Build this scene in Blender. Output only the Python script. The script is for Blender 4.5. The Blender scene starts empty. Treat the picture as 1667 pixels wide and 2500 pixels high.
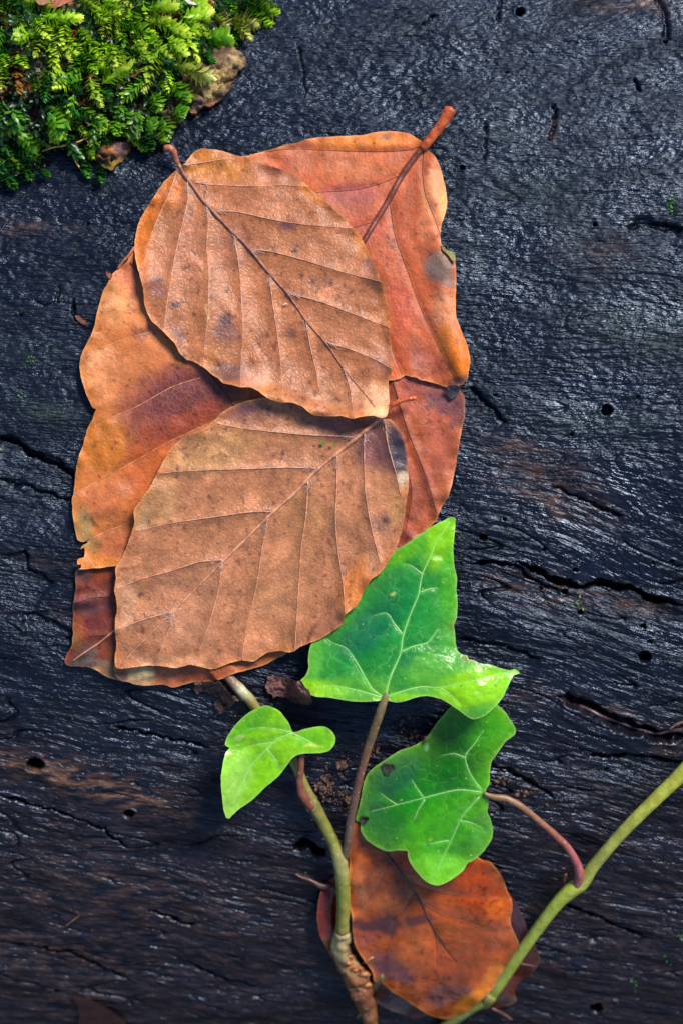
import bpy, math, random
import numpy as np
from mathutils import Matrix, Vector
from mathutils.geometry import delaunay_2d_cdt

random.seed(7)
RNG = np.random.default_rng(11)
scene = bpy.context.scene
COL = scene.collection

# ------------------------------------------------------------------ frame
# Everything is modelled in "bark coordinates": x along the log, y up its side, z out of the wood.
# The log lies on the ground, its camera side tilted TAU from straight up.
S = 1.0e-4            # 0.1 mm per reference unit
CU, CV = 833.5, 1250.0
D = 0.60              # camera distance
R = 0.30              # log radius
Y0 = 0.035
TAU = math.radians(12)
MW = Matrix.Translation((0, 0, R * 0.97)) @ Matrix.Rotation(TAU, 4, 'X') @ Matrix.Translation((0, -Y0, R))

# ------------------------------------------------------------------ camera
cam_d = bpy.data.cameras.new('camera')
cam = bpy.data.objects.new('camera', cam_d)
COL.objects.link(cam)
cam_d.sensor_fit = 'VERTICAL'
cam_d.sensor_height = 36.0
cam_d.sensor_width = 24.0
cam_d.lens = 36.0 * D / (2500 * S)
cam_d.clip_start = 0.01
cam_d.clip_end = 500
cam_d.dof.use_dof = True
cam_d.dof.focus_distance = D - 0.001
cam_d.dof.aperture_fstop = 10.0
cam.matrix_world = MW @ Matrix.Translation((0, 0, D))
scene.camera = cam

# ------------------------------------------------------------------ light
SUN_B = Vector((0.42, 0.58, 0.70)).normalized()
sun_dir = (Matrix.Rotation(TAU, 3, 'X') @ SUN_B).normalized()
sun_d = bpy.data.lights.new('sun', 'SUN')
sun_d.energy = 3.5
sun_d.angle = math.radians(20)
sun_d.color = (1.0, 0.93, 0.84)
sun = bpy.data.objects.new('sun', sun_d)
COL.objects.link(sun)
sun.rotation_euler = sun_dir.to_track_quat('Z', 'Y').to_euler()
sun.location = (0, 0, 5)

world = bpy.data.worlds.new('World')
scene.world = world
world.use_nodes = True
wn = world.node_tree
sky = wn.nodes.new('ShaderNodeTexSky')
sky.sky_type = 'NISHITA'
sky.sun_disc = False
sky.sun_elevation = math.asin(max(-1, min(1, sun_dir.z)))
sky.sun_rotation = math.atan2(sun_dir.x, sun_dir.y)
sky.air_density = 1.0
sky.dust_density = 0.3
sky.ozone_density = 4.0
wn.links.new(sky.outputs[0], wn.nodes['Background'].inputs[0])
wn.nodes['Background'].inputs[1].default_value = 0.085

vs = scene.view_settings
vs.view_transform = 'Standard'
vs.look = 'None'
vs.gamma = 1.0
vs.use_curve_mapping = False
vs.exposure = 0.85

# ------------------------------------------------------------------ noise
_P = np.random.default_rng(3).permutation(256)
_P = np.concatenate([_P, _P, _P])
_ang = np.random.default_rng(4).random(256) * 2 * np.pi
_GX, _GY = np.cos(_ang), np.sin(_ang)

def perlin(x, y, seed=0):
    x = np.asarray(x, float) + seed * 17.31
    y = np.asarray(y, float) + seed * 9.77
    xi = np.floor(x).astype(np.int64); yi = np.floor(y).astype(np.int64)
    xf = x - xi; yf = y - yi
    xi &= 255; yi &= 255
    ux = xf * xf * xf * (xf * (xf * 6 - 15) + 10)
    uy = yf * yf * yf * (yf * (yf * 6 - 15) + 10)
    def g(ix, iy, dx, dy):
        h = _P[_P[ix & 255] + (iy & 255)]
        return _GX[h] * dx + _GY[h] * dy
    a = g(xi, yi, xf, yf); b = g(xi + 1, yi, xf - 1, yf)
    c = g(xi, yi + 1, xf, yf - 1); d = g(xi + 1, yi + 1, xf - 1, yf - 1)
    return 1.5 * ((a + (b - a) * ux) * (1 - uy) + (c + (d - c) * ux) * uy)

def fbm(x, y, octv=3, seed=0, gain=0.5):
    s = 0.0; a = 1.0; f = 1.0; t = 0.0
    for o in range(octv):
        s = s + a * perlin(x * f, y * f, seed + o * 3.1)
        t += a; a *= gain; f *= 2.03
    return s / t

def ridge(x, y, octv=2, seed=0):
    s = 0.0; a = 1.0; f = 1.0; t = 0.0
    for o in range(octv):
        s = s + a * (1 - np.abs(perlin(x * f, y * f, seed + o * 2.7)) * 2)
        t += a; a *= 0.5; f *= 2.1
    return s / t

def sstep(a, b, x):
    t = np.clip((x - a) / (b - a), 0, 1)
    return t * t * (3 - 2 * t)

# ------------------------------------------------------------------ 2-D helpers
def catmull(pts, step, closed=False):
    p = np.asarray(pts, float)
    n = len(p)
    if closed:
        q = np.vstack([p[-1], p, p[0], p[1]])
        m = n
    else:
        q = np.vstack([2 * p[0] - p[1], p, 2 * p[-1] - p[-2]])
        m = n - 1
    out = []
    for i in range(m):
        p0, p1, p2, p3 = q[i], q[i + 1], q[i + 2], q[i + 3]
        L = np.linalg.norm(p2[:2] - p1[:2])
        k = max(1, int(round(L / step)))
        t = (np.arange(k) / k)[:, None]
        # mild tension keeps notches crisp
        m1 = 0.42 * (p2 - p0); m2 = 0.42 * (p3 - p1)
        a = 2 * t**3 - 3 * t**2 + 1; b = t**3 - 2 * t**2 + t
        c = -2 * t**3 + 3 * t**2; d = t**3 - t**2
        out.append(a * p1 + b * m1 + c * p2 + d * m2)
    if not closed:
        out.append(p[-1:])
    return np.vstack(out)

def inside(poly, u, v):
    x = np.asarray(u, float); y = np.asarray(v, float)
    r = np.zeros(x.shape, bool)
    n = len(poly)
    for i in range(n):
        x1, y1 = poly[i]; x2, y2 = poly[(i + 1) % n]
        if y1 == y2: continue
        c = ((y1 > y) != (y2 > y)) & (x < (x2 - x1) * (y - y1) / (y2 - y1) + x1)
        r ^= c
    return r

def dist_poly(poly, u, v, closed=False):
    """unsigned distance to a polyline, its parameter 0..1 and the side (+1 = left of its travel)"""
    p = np.asarray(poly, float)
    if closed: p = np.vstack([p, p[:1]])
    u = np.asarray(u, float); v = np.asarray(v, float)
    best = np.full(u.shape, 1e18); par = np.zeros(u.shape); side = np.ones(u.shape)
    n = len(p) - 1
    for i in range(n):
        ax, ay = p[i, 0], p[i, 1]; dx, dy = p[i + 1, 0] - ax, p[i + 1, 1] - ay
        L2 = dx * dx + dy * dy
        if L2 == 0: continue
        t = np.clip(((u - ax) * dx + (v - ay) * dy) / L2, 0, 1)
        ex = u - ax - t * dx; ey = v - ay - t * dy
        d2 = ex * ex + ey * ey
        m = d2 < best
        best = np.where(m, d2, best)
        par = np.where(m, (i + t) / n, par)
        side = np.where(m, np.sign(dx * ey - dy * ex), side)
    return np.sqrt(best), par, side

def lin(c):
    c = np.asarray(c, float) / 255.0
    return np.where(c <= 0.04045, c / 12.92, ((c + 0.055) / 1.055) ** 2.4)

# ------------------------------------------------------------------ objects
def set_props(o, **k):
    for a, b in k.items():
        if b is not None: o[a] = b

def thing(name, label, cat, org, group=None):
    o = bpy.data.objects.new(name, None)
    COL.objects.link(o)
    o.empty_display_size = 0.005
    o.matrix_world = MW @ Matrix.Translation(Vector(org))
    set_props(o, label=label, category=cat, group=group)
    o['_o'] = list(map(float, org))
    return o

def mesh_data(name, verts, faces, mat=None, smooth=True, attrs=None):
    me = bpy.data.meshes.new(name)
    verts = np.asarray(verts, np.float32)
    faces = np.asarray(faces)
    if faces.ndim == 2:
        nf, k = faces.shape
        me.vertices.add(len(verts)); me.vertices.foreach_set('co', verts.ravel())
        me.loops.add(nf * k); me.loops.foreach_set('vertex_index', faces.astype(np.int32).ravel())
        me.polygons.add(nf)
        me.polygons.foreach_set('loop_start', np.arange(0, nf * k, k, dtype=np.int32))
        me.update(calc_edges=True)
    else:
        me.from_pydata(verts.tolist(), [], [list(map(int, f)) for f in faces])
    me.polygons.foreach_set('use_smooth', np.full(len(me.polygons), smooth, bool))
    for nm, arr in (attrs or {}).items():
        arr = np.asarray(arr, np.float32)
        if arr.ndim == 1:
            a = me.attributes.new(nm, 'FLOAT', 'POINT'); a.data.foreach_set('value', arr)
        elif arr.shape[1] == 4:
            a = me.attributes.new(nm, 'FLOAT_COLOR', 'POINT'); a.data.foreach_set('color', arr.ravel())
        else:
            a = me.attributes.new(nm, 'FLOAT_VECTOR', 'POINT'); a.data.foreach_set('vector', arr.ravel())
    if mat: me.materials.append(mat)
    me.update()
    return me

def mesh_obj(name, verts, faces, mat, parent=None, smooth=True, attrs=None, org=None, **props):
    """verts in bark coordinates; stored relative to the parent thing's base (or org)"""
    root = parent
    off = np.zeros(3)
    while root is not None and root.parent is not None: root = root.parent
    if root is not None: off = np.array(root['_o'])
    elif org is not None: off = np.asarray(org, float)
    me = mesh_data(name, np.asarray(verts, float) - off, faces, mat, smooth, attrs)
    o = bpy.data.objects.new(name, me)
    COL.objects.link(o)
    if parent is not None: o.parent = parent
    else:
        o.matrix_world = MW @ Matrix.Translation(Vector(off))
        o['_o'] = off.tolist()
    set_props(o, **props)
    return o

def P(u, v, z):
    u = np.asarray(u, float); v = np.asarray(v, float); z = np.asarray(z, float)
    f = (D - z) / D
    return np.stack([(u - CU) * S * f, (CV - v) * S * f, z * np.ones_like(f)], -1)

def zsm(y):
    return np.sqrt(np.maximum(R * R - (y - Y0) ** 2, 1e-6)) - R

def px2xt(u, v):
    u = np.asarray(u, float); v = np.asarray(v, float)
    z = np.zeros(u.shape)
    for _ in range(6):
        f = (D - z) / D
        x = (u - CU) * S * f; y = (CV - v) * S * f
        z = zsm(y)
    return x, R * np.arcsin(np.clip((y - Y0) / R, -1, 1)), z

def tube_mesh(pts, rad, nseg=10, rough=0.0, seed=0, flat=1.0):
    """tube round a list of 3-D points; rad per point; closed ends"""
    p = np.asarray(pts, float); n = len(p)
    rad = np.broadcast_to(np.asarray(rad, float), (n,))
    T = np.gradient(p, axis=0); T /= np.linalg.norm(T, axis=1)[:, None] + 1e-12
    up = np.array([0, 0, 1.0])
    ring = np.arange(nseg) / nseg * 2 * np.pi
    V = []
    for i in range(n):
        a = np.cross(up, T[i]); l = np.linalg.norm(a)
        a = a / l if l > 1e-3 else np.array([1.0, 0, 0])
        b = np.cross(T[i], a)
        r = rad[i] * (1 + rough * perlin(ring * 1.3 + i * 0.21, np.full(nseg, i * 0.33), seed))
        V.append(p[i] + np.outer(np.cos(ring) * r, a) + np.outer(np.sin(ring) * r * flat, b))
    V = np.vstack(V)
    F = []
    for i in range(n - 1):
        for k in range(nseg):
            k2 = (k + 1) % nseg
            F.append((i * nseg + k, i * nseg + k2, (i + 1) * nseg + k2, (i + 1) * nseg + k))
    V = np.vstack([V, p[0] - T[0] * rad[0] * 0.5, p[-1] + T[-1] * rad[-1] * 0.5])
    c0, c1 = n * nseg, n * nseg + 1
    for k in range(nseg):
        k2 = (k + 1) % nseg
        F.append((c0, k2, k, k)); F.append((c1, (n - 1) * nseg + k, (n - 1) * nseg + k2, (n - 1) * nseg + k2))
    F2 = [f if f[2] != f[3] else f[:3] for f in F]
    return V, np.array(F2, dtype=object)

# ------------------------------------------------------------------ node helpers
class NT:
    def __init__(self, name):
        self.m = bpy.data.materials.new(name)
        self.m.use_nodes = True
        self.t = self.m.node_tree
        self.b = self.t.nodes['Principled BSDF']
        self.out = self.t.nodes['Material Output']
    def n(self, typ, **kw):
        nd = self.t.nodes.new(typ)
        for k, v in kw.items(): setattr(nd, k, v)
        return nd
    def l(self, a, b): self.t.links.new(a, b)
    def val(self, sock, v):
        if hasattr(v, 'is_linked'): self.l(v, sock)
        else: sock.default_value = v
    def math(self, op, a, b=0.0, c=0.0, clamp=False):
        nd = self.n('ShaderNodeMath', operation=op, use_clamp=clamp)
        self.val(nd.inputs[0], a); self.val(nd.inputs[1], b); self.val(nd.inputs[2], c)
        return nd.outputs[0]
    def vmath(self, op, a, b):
        nd = self.n('ShaderNodeVectorMath', operation=op)
        self.val(nd.inputs[0], a); self.val(nd.inputs[1], b)
        return nd.outputs[0]
    def noise(self, vec, scale, detail=2, rough=0.5, dist=0.0, color=False):
        nd = self.n('ShaderNodeTexNoise')
        self.val(nd.inputs['Vector'], vec)
        nd.inputs['Scale'].default_value = scale; nd.inputs['Detail'].default_value = detail
        nd.inputs['Roughness'].default_value = rough; nd.inputs['Distortion'].default_value = dist
        return nd.outputs['Color' if color else 'Fac']
    def voro(self, vec, scale, feature='DISTANCE_TO_EDGE'):
        nd = self.n('ShaderNodeTexVoronoi', feature=feature)
        self.val(nd.inputs['Vector'], vec); nd.inputs['Scale'].default_value = scale
        return nd.outputs['Distance']
    def mapr(self, x, a, b, c=0.0, d=1.0, smooth=True):
        nd = self.n('ShaderNodeMapRange', interpolation_type='SMOOTHSTEP' if smooth else 'LINEAR')
        self.val(nd.inputs[0], x)
        for i, q in enumerate((a, b, c, d)): nd.inputs[1 + i].default_value = q
        return nd.outputs[0]
    def mix(self, f, a, b, mode='MIX'):
        nd = self.n('ShaderNodeMix', data_type='RGBA', blend_type=mode)
        self.val(nd.inputs[0], f)
        for s_, v in ((nd.inputs[6], a), (nd.inputs[7], b)):
            if hasattr(v, 'is_linked'): self.l(v, s_)
            else: s_.default_value = (*v[:3], 1)
        return nd.outputs[2]
    def attr(self, name, out='Color'):
        nd = self.n('ShaderNodeAttribute', attribute_name=name)
        return nd.outputs[out]
    def bump(self, h, dist, strength=1.0, normal=None):
        nd = self.n('ShaderNodeBump')
        self.l(h, nd.inputs['Height']); nd.inputs['Distance'].default_value = dist
        nd.inputs['Strength'].default_value = strength
        if normal is not None: self.l(normal, nd.inputs['Normal'])
        return nd.outputs[0]
    def obj(self):
        return self.n('ShaderNodeTexCoord').outputs['Object']
    def translucent(self, col, fac, normal=None):
        tr = self.n('ShaderNodeBsdfTranslucent'); self.l(col, tr.inputs[0])
        mx = self.n('ShaderNodeMixShader'); mx.inputs[0].default_value = fac
        self.l(self.b.outputs[0], mx.inputs[1]); self.l(tr.outputs[0], mx.inputs[2])
        self.l(mx.outputs[0], self.out.inputs[0])

def mat_log():
    q = NT('wet_dark_wood')
    g = q.attr('grain', 'Vector')
    zone = q.attr('surface_colour')
    # grain is (along, across, .) in metres; stretch along
    st = q.vmath('MULTIPLY', g, (260.0, 1000.0, 0.0))
    n1 = q.noise(st, 0.35, 3, 0.6)
    n2 = q.noise(st, 1.5, 3, 0.55, 0.3)
    n4 = q.noise(q.vmath('MULTIPLY', g, (90.0, 1500.0, 0.0)), 1.0, 3, 0.6, 0.2)
    n3 = q.noise(q.vmath('MULTIPLY', g, (700.0, 1400.0, 0.0)), 0.9, 1, 0.5, 0.4)
    tone = q.mapr(n1, 0.3, 0.72, 0.55, 1.6)
    t2 = q.mapr(n2, 0.3, 0.75, 0.45, 1.5)
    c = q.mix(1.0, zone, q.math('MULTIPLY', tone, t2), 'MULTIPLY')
    fl = q.math('MULTIPLY', q.mapr(q.noise(q.vmath('MULTIPLY', g, (260.0, 1100.0, 0.0)), 1.1, 3, 0.7), 0.60, 0.72, 0.0, 0.6), q.mapr(q.noise(g, 60.0, 3, 0.6), 0.42, 0.62))
    c = q.mix(fl, c, tuple(lin((62, 58, 62))))
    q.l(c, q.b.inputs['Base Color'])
    wet = q.noise(q.vmath('MULTIPLY', g, (40.0, 110.0, 0.0)), 1.0, 3, 0.6)
    q.l(q.math('ADD', q.mapr(n2, 0.25, 0.75, 0.32, 0.18), q.mapr(wet, 0.35, 0.65, 0.0, 0.12)), q.b.inputs['Roughness'])
    q.l(q.mapr(wet, 0.35, 0.7, 0.55, 0.22), q.b.inputs['Specular IOR Level'])
    h = q.math('ADD', q.math('MULTIPLY', n2, 0.55), q.math('MULTIPLY', n3, 0.45))
    h = q.math('ADD', h, q.math('MULTIPLY', n4, 0.55))
    q.b.inputs['Specular Tint'].default_value = (0.60, 0.76, 1.0, 1)
    q.l(q.bump(h, 0.0006, 1.0), q.b.inputs['Normal'])
    return q.m

def mat_beech(name, dark=0.5, fine=0.35, rough=0.5, pale=0.0, bump=0.8, trans=0.14, speck=0.7, scale=560.0):
    q = NT(name)
    surf_col = q.attr('surface_colour')
    o = q.obj()
    w = q.vmath('ADD', o, q.vmath('MULTIPLY', q.vmath('SUBTRACT', q.noise(o, 420.0, 2, color=True), (0.5, 0.5, 0.5)), (0.0011, 0.0011, 0.0011)))
    v1 = q.voro(w, scale); v2 = q.voro(w, scale * 2.3)
    big = q.noise(o, 90.0, 3, 0.6)
    l1 = q.math('MULTIPLY', q.mapr(v1, 0.0, 0.075, 1.0, 0.0), q.mapr(big, 0.35, 0.6, 0.55, 1.0))
    l2 = q.mapr(v2, 0.01, 0.14, 1.0, 0.0)
    mot = q.mapr(q.noise(o, 230.0, 5, 0.7), 0.28, 0.72, 0.74, 1.24)
    sp = q.math('MULTIPLY', q.mapr(q.noise(o, 520.0, 3, 0.6), 0.64, 0.74, 0.0, speck), 0.8)
    k = q.math('MULTIPLY', mot, q.math('SUBTRACT', 1.0, q.math('MULTIPLY', l1, dark)))
    k = q.math('MULTIPLY', k, q.math('SUBTRACT', 1.0, q.math('MULTIPLY', l2, fine)))
    c = q.mix(1.0, surf_col, k, 'MULTIPLY')
    c = q.mix(sp, c, tuple(lin((62, 36, 40))))
    if pale > 0:
        c = q.mix(q.math('MULTIPLY', l1, pale), c, tuple(lin((232, 176, 112))))
    q.l(c, q.b.inputs['Base Color'])
    q.b.inputs['Roughness'].default_value = rough
    q.b.inputs['Specular IOR Level'].default_value = 0.42
    sgn = 1.0 if pale <= 0 else -1.0
    h = q.math('ADD', q.math('MULTIPLY', q.mapr(v1, 0.0, 0.3), 0.8 * sgn), q.math('MULTIPLY', q.mapr(v2, 0.0, 0.25), 0.35 * sgn))
    h = q.math('ADD', h, q.math('MULTIPLY', q.noise(o, 1500.0, 2), 0.6))
    nrm = q.bump(h, 0.00012, bump)
    q.l(nrm, q.b.inputs['Normal'])
    q.translucent(c, trans)
    return q.m

def mat_ivy(name, rough=0.34, trans=0.12):
    q = NT(name)
    surf_col = q.attr('surface_colour'); o = q.obj()
    mot = q.mapr(q.noise(o, 500.0, 3, 0.6), 0.3, 0.7, 0.86, 1.12)
    sp = q.mapr(q.noise(o, 420.0, 2, 0.5), 0.68, 0.76, 0.0, 0.45)
    w = q.vmath('ADD', o, q.vmath('MULTIPLY', q.vmath('SUBTRACT', q.noise(o, 300.0, 2, color=True), (0.5, 0.5, 0.5)), (0.003, 0.003, 0.003)))
    vv = q.voro(w, 260.0)
    net = q.math('MULTIPLY', q.mapr(vv, 0.0, 0.05, 0.16, 0.0), q.mapr(q.noise(o, 160.0, 2), 0.4, 0.6))
    c = q.mix(1.0, surf_col, mot, 'MULTIPLY')
    c = q.mix(net, c, tuple(lin((150, 206, 112))))
    c = q.mix(sp, c, tuple(lin((36, 92, 40))))
    lt = q.mapr(q.noise(q.vmath('ADD', o, (0.3, 0.1, 0)), 900.0, 1, 0.5), 0.74, 0.8, 0.0, 0.5)
    c = q.mix(lt, c, tuple(lin((214, 226, 160))))
    q.l(c, q.b.inputs['Base Color'])
    q.l(q.mapr(q.noise(o, 300.0, 2), 0.3, 0.7, rough - 0.05, rough + 0.1), q.b.inputs['Roughness'])
    q.b.inputs['Specular IOR Level'].default_value = 0.5
    h = q.math('ADD', q.noise(o, 1300.0, 3, 0.6), q.math('MULTIPLY', q.noise(o, 350.0, 2), 0.6))
    h = q.math('ADD', h, q.math('MULTIPLY', q.mapr(vv, 0.0, 0.25), 0.4))
    q.l(q.bump(h, 0.00016, 0.7), q.b.inputs['Normal'])
    q.translucent(c, trans)
    return q.m

def mat_stem(name, cols, rough=0.42, stretch=(1, 1, 1), scale=250.0, trans=0.0, use_attr=False, bump=0.0002):
    q = NT(name)
    o = q.vmath('MULTIPLY', q.obj(), stretch)
    n = q.noise(o, scale, 4, 0.62)
    base = q.attr('surface_colour') if use_attr else tuple(lin(cols[0]))
    c = q.mix(q.mapr(n, 0.38, 0.62), base, tuple(lin(cols[-2] if len(cols) > 2 else cols[1])) if not use_attr else q.mix(1.0, q.attr('surface_colour'), (0.74, 0.7, 0.62), 'MULTIPLY'))
    sp = q.mapr(q.noise(o, scale * 3.2, 2, 0.5), 0.63, 0.72, 0.0, 0.75)
    c = q.mix(sp, c, tuple(lin(cols[-1])))
    q.l(c, q.b.inputs['Base Color'])
    q.b.inputs['Roughness'].default_value = rough
    q.l(q.bump(q.noise(o, scale * 2, 3, 0.6), bump, 0.8), q.b.inputs['Normal'])
    if trans: q.translucent(c, trans)
    return q.m

def mat_moss(name, trans=0.32):
    q = NT(name)
    surf_col = q.attr('surface_colour')
    rnd = q.n('ShaderNodeObjectInfo').outputs['Random']
    c = q.mix(1.0, surf_col, q.mapr(rnd, 0.0, 1.0, 0.65, 1.35, False), 'MULTIPLY')
    q.l(c, q.b.inputs['Base Color'])
    q.b.inputs['Roughness'].default_value = 0.33
    q.b.inputs['Specular IOR Level'].default_value = 0.5
    q.translucent(c, trans)
    return q.m

def mat_bark(name):
    q = NT(name)
    surf_col = q.attr('surface_colour'); o = q.obj()
    n = q.noise(o, 380.0, 6, 0.72)
    c = q.mix(1.0, surf_col, q.mapr(n, 0.34, 0.66, 0.22, 1.7), 'MULTIPLY')
    q.l(c, q.b.inputs['Base Color'])
    q.b.inputs['Roughness'].default_value = 0.55
    q.l(q.bump(q.noise(o, 500.0, 5, 0.7), 0.0012, 1.0), q.b.inputs['Normal'])
    return q.m

M_LOG = mat_log()
M_BEECH = mat_beech('dry_beech_leaf', dark=0.30, fine=0.16, rough=0.42, scale=860.0, bump=0.5)
M_BEECH_TAN = mat_beech('tan_beech_leaf', dark=0.26, fine=0.16, rough=0.42, scale=820.0, bump=0.5)
M_BEECH_RED = mat_beech('russet_beech_leaf', dark=0.2, fine=0.14, rough=0.52, pale=0.06, bump=0.4, speck=0.5, scale=800.0)
M_BEECH_ORANGE = mat_beech('orange_beech_leaf', dark=0.1, fine=0.14, rough=0.5, pale=0.12, bump=0.45, speck=0.55, scale=700.0)
M_BEECH_WET = mat_beech('wet_beech_leaf', dark=0.1, fine=0.1, rough=0.19, bump=0.3, speck=0.6, scale=430.0)
M_VEIN_DARK = mat_stem('leaf_vein_brown', [(150, 98, 76), (112, 68, 56), (190, 136, 110)], 0.5, scale=600)
M_VEIN_PALE = mat_stem('leaf_vein_pale', [(206, 146, 98), (160, 100, 70), (232, 186, 150)], 0.5, scale=500)
M_VEIN_ROSE = mat_stem('leaf_vein_rose', [(206, 148, 112), (168, 108, 84), (226, 180, 152)], 0.5, scale=600)
M_VEIN_RED = mat_stem('leaf_vein_maroon', [(112, 54, 40), (86, 40, 34), (150, 84, 56)], 0.5, scale=500)
M_STALK = mat_stem('leaf_stalk_rust', [(198, 92, 44), (150, 62, 38), (226, 150, 96)], 0.42, scale=500)
M_STALK_DULL = mat_stem('leaf_stalk_brown', [(176, 104, 74), (134, 76, 60), (206, 146, 110)], 0.5, scale=500)
M_STALK_DARK = mat_stem('leaf_stalk_dark', [(96, 58, 50), (64, 36, 36), (130, 88, 70)], 0.4, scale=400)
M_HAIR = mat_stem('leaf_hair', [(206, 180, 168), (190, 160, 150), (226, 206, 196)], 0.6)
M_IVY = mat_ivy('ivy_leaf_young', 0.26)
M_IVY_DARK = mat_ivy('ivy_leaf_dark', 0.22)
M_IVY_VEIN = mat_stem('ivy_vein', [(150, 208, 112), (126, 196, 96), (176, 222, 140)], 0.4, trans=0.1)
M_STEM = mat_stem('ivy_stem', [(1, 1, 1), (176, 160, 120)], 0.42, (1, 1, 1), 330, use_attr=True)
M_MOSS = mat_moss('moss_leaflet')
M_BARK = mat_bark('rotten_bark')
M_CRUMB = mat_stem('wood_crumb', [(112, 82, 66), (78, 54, 46), (146, 112, 90)], 0.7, scale=700)
M_ROOT = mat_stem('thin_root', [(86, 58, 66), (52, 36, 44), (120, 90, 92)], 0.35, scale=500)
M_THREAD = mat_stem('root_thread', [(222, 180, 84), (186, 132, 60), (240, 216, 150)], 0.5, scale=500)
M_SCRAP = mat_beech('scrap_leaf', dark=0.2, fine=0.2, rough=0.5, speck=0.5)

# ------------------------------------------------------------------ the log
def axis_array(lo, hi, step, olo, ohi, grow=1.12, top=0.03):
    a = list(np.arange(lo, hi, step))
    s = step; x = a[-1]; up = []
    while x < ohi:
        s = min(s * grow, top); x += s; up.append(x)
    s = step; x = a[0]; dn = []
    while x > olo:
        s = min(s * grow, top); x -= s; dn.append(x)
    return np.array(dn[::-1] + a + up)

XS = axis_array(-0.100, 0.100, 0.00036, -0.9, 0.9)
TS = axis_array(-0.180 - 0.0, 0.105, 0.00027, -math.pi * R * 0.98, math.pi * R * 0.98)

def cr(pts): # reference points -> (x, t)
    p = np.asarray(pts, float); x, t, _ = px2xt(p[:, 0], p[:, 1])
    return np.stack([x, t], 1)

# (points, half width mm, depth mm, drop of the side below mm)
CRACKS = [
    ([(1250, 1372), (1310, 1392), (1360, 1420), (1420, 1436), (1470, 1425), (1510, 1434), (1560, 1446), (1600, 1465), (1680, 1480)], 0.9, 5.0, 1.2),
    ([(1140, 1378), (1200, 1374), (1250, 1380), (1320, 1430), (1378, 1445)], 0.45, 2.0, 0.6),
    ([(1360, 1700), (1420, 1722), (1500, 1762), (1590, 1790), (1680, 1800)], 1.6, 5.0, -1.5),
    ([(1420, 1850), (1560, 1842), (1680, 1868)], 0.6, 2.2, 0.5),
    ([(-20, 1066), (40, 1076), (80, 1110), (140, 1128), (190, 1165), (240, 1180)], 1.0, 1.8, 1.6),
    ([(-20, 1160), (60, 1185), (120, 1205), (200, 1230)], 0.5, 1.0, 1.0),
    ([(60, 1340), (75, 1385), (140, 1430)], 0.4, 0.8, 1.0),
    ([(50, 1500), (90, 1498), (150, 1530), (210, 1560)], 0.4, 0.8, 1.2),
    ([(-10, 1940), (90, 1965), (220, 2010), (330, 2080)], 0.5, 1.8, 0.3),
    ([(360, 2220), (430, 2245), (480, 2260)], 0.6, 2.2, 0.3),
    ([(1140, 935), (1175, 975), (1215, 1010), (1240, 1035)], 0.45, 1.4, 0.3),
    ([(1525, 556), (1560, 540), (1600, 545), (1680, 560)], 1.2, 1.6, 0.5),
    ([(1222, -10), (1218, 30), (1216, 60)], 0.35, 1.6, 0),
    ([(1600, -10), (1622, 40), (1628, 100)], 0.9, 1.2, 0),
    ([(1355, 262), (1352, 300), (1340, 345)], 0.5, 1.8, 0),
    ([(1190, 300), (1180, 350), (1182, 400)], 0.3, 1.6, 0),
    ([(1545, 190), (1560, 220)], 0.4, 2.0, 0),
    ([(1030, 60), (1050, 45), (1066, 35)], 0.4, 1.6, 0),
    ([(728, 105), (735, 160), (750, 240)], 0.25, 1.2, 0),
    ([(184, 728), (184, 760), (196, 790)], 0.35, 1.8, 0),
    ([(80, 730), (110, 742), (140, 740), (144, 690)], 0.3, 0.9, 0),
    ([(1340, 1180), (1440, 1230), (1530, 1262)], 0.5, 1.4, 0.3),
    ([(1120, 1560), (1200, 1572), (1330, 1610)], 0.5, 0.9, 0.9),
    ([(1100, 1840), (1240, 1880), (1360, 1950)], 0.6, 2.0, 0.4),
    ([(1330, 2190), (1450, 2240), (1600, 2300)], 0.6, 2.0, 0.4),
    ([(720, 2080), (745, 2060), (800, 2090)], 1.5, 4.0, 0),
    ([(0, 2300), (180, 2330), (330, 2400)], 0.6, 1.8, 0.4),
    ([(420, 2330), (540, 2390), (640, 2410)], 0.5, 1.6, 0.3),
    ([(270, 1770), (400, 1800), (520, 1830)], 0.5, 1.4, 0.4),
]
HOLES = [(86, 1868, 22), (315, 1986, 14), (1573, 1602, 17), (1128, 409, 9), (1268, 28, 13), (1622, 103, 9), (1557, 216, 6),
         (1052, 80, 4), (1178, 1312, 12), (1327, 1343, 6), (1404, 1392, 10), (1322, 1440, 7), (1379, 1446, 12), (1418, 1497, 11), (1570, 1530, 10), (1585, 1567, 7),
         (1230, 1268, 7), (1556, 968, 7), (1480, 1000, 14), (1394, 1060, 8), (51, 768, 5), (215, 545, 6), (228, 464, 4), (1350, 260, 11),
         (1210, 264, 6), (1282, 213, 4), (1237, 175, 5), (1452, 548, 9), (80, 2352, 5), (525, 2382, 9), (1455, 2462, 18), (1480, 1880, 7), (1640, 1372, 8), (1207, 965, 4), (1593, 1374, 6)]

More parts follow.
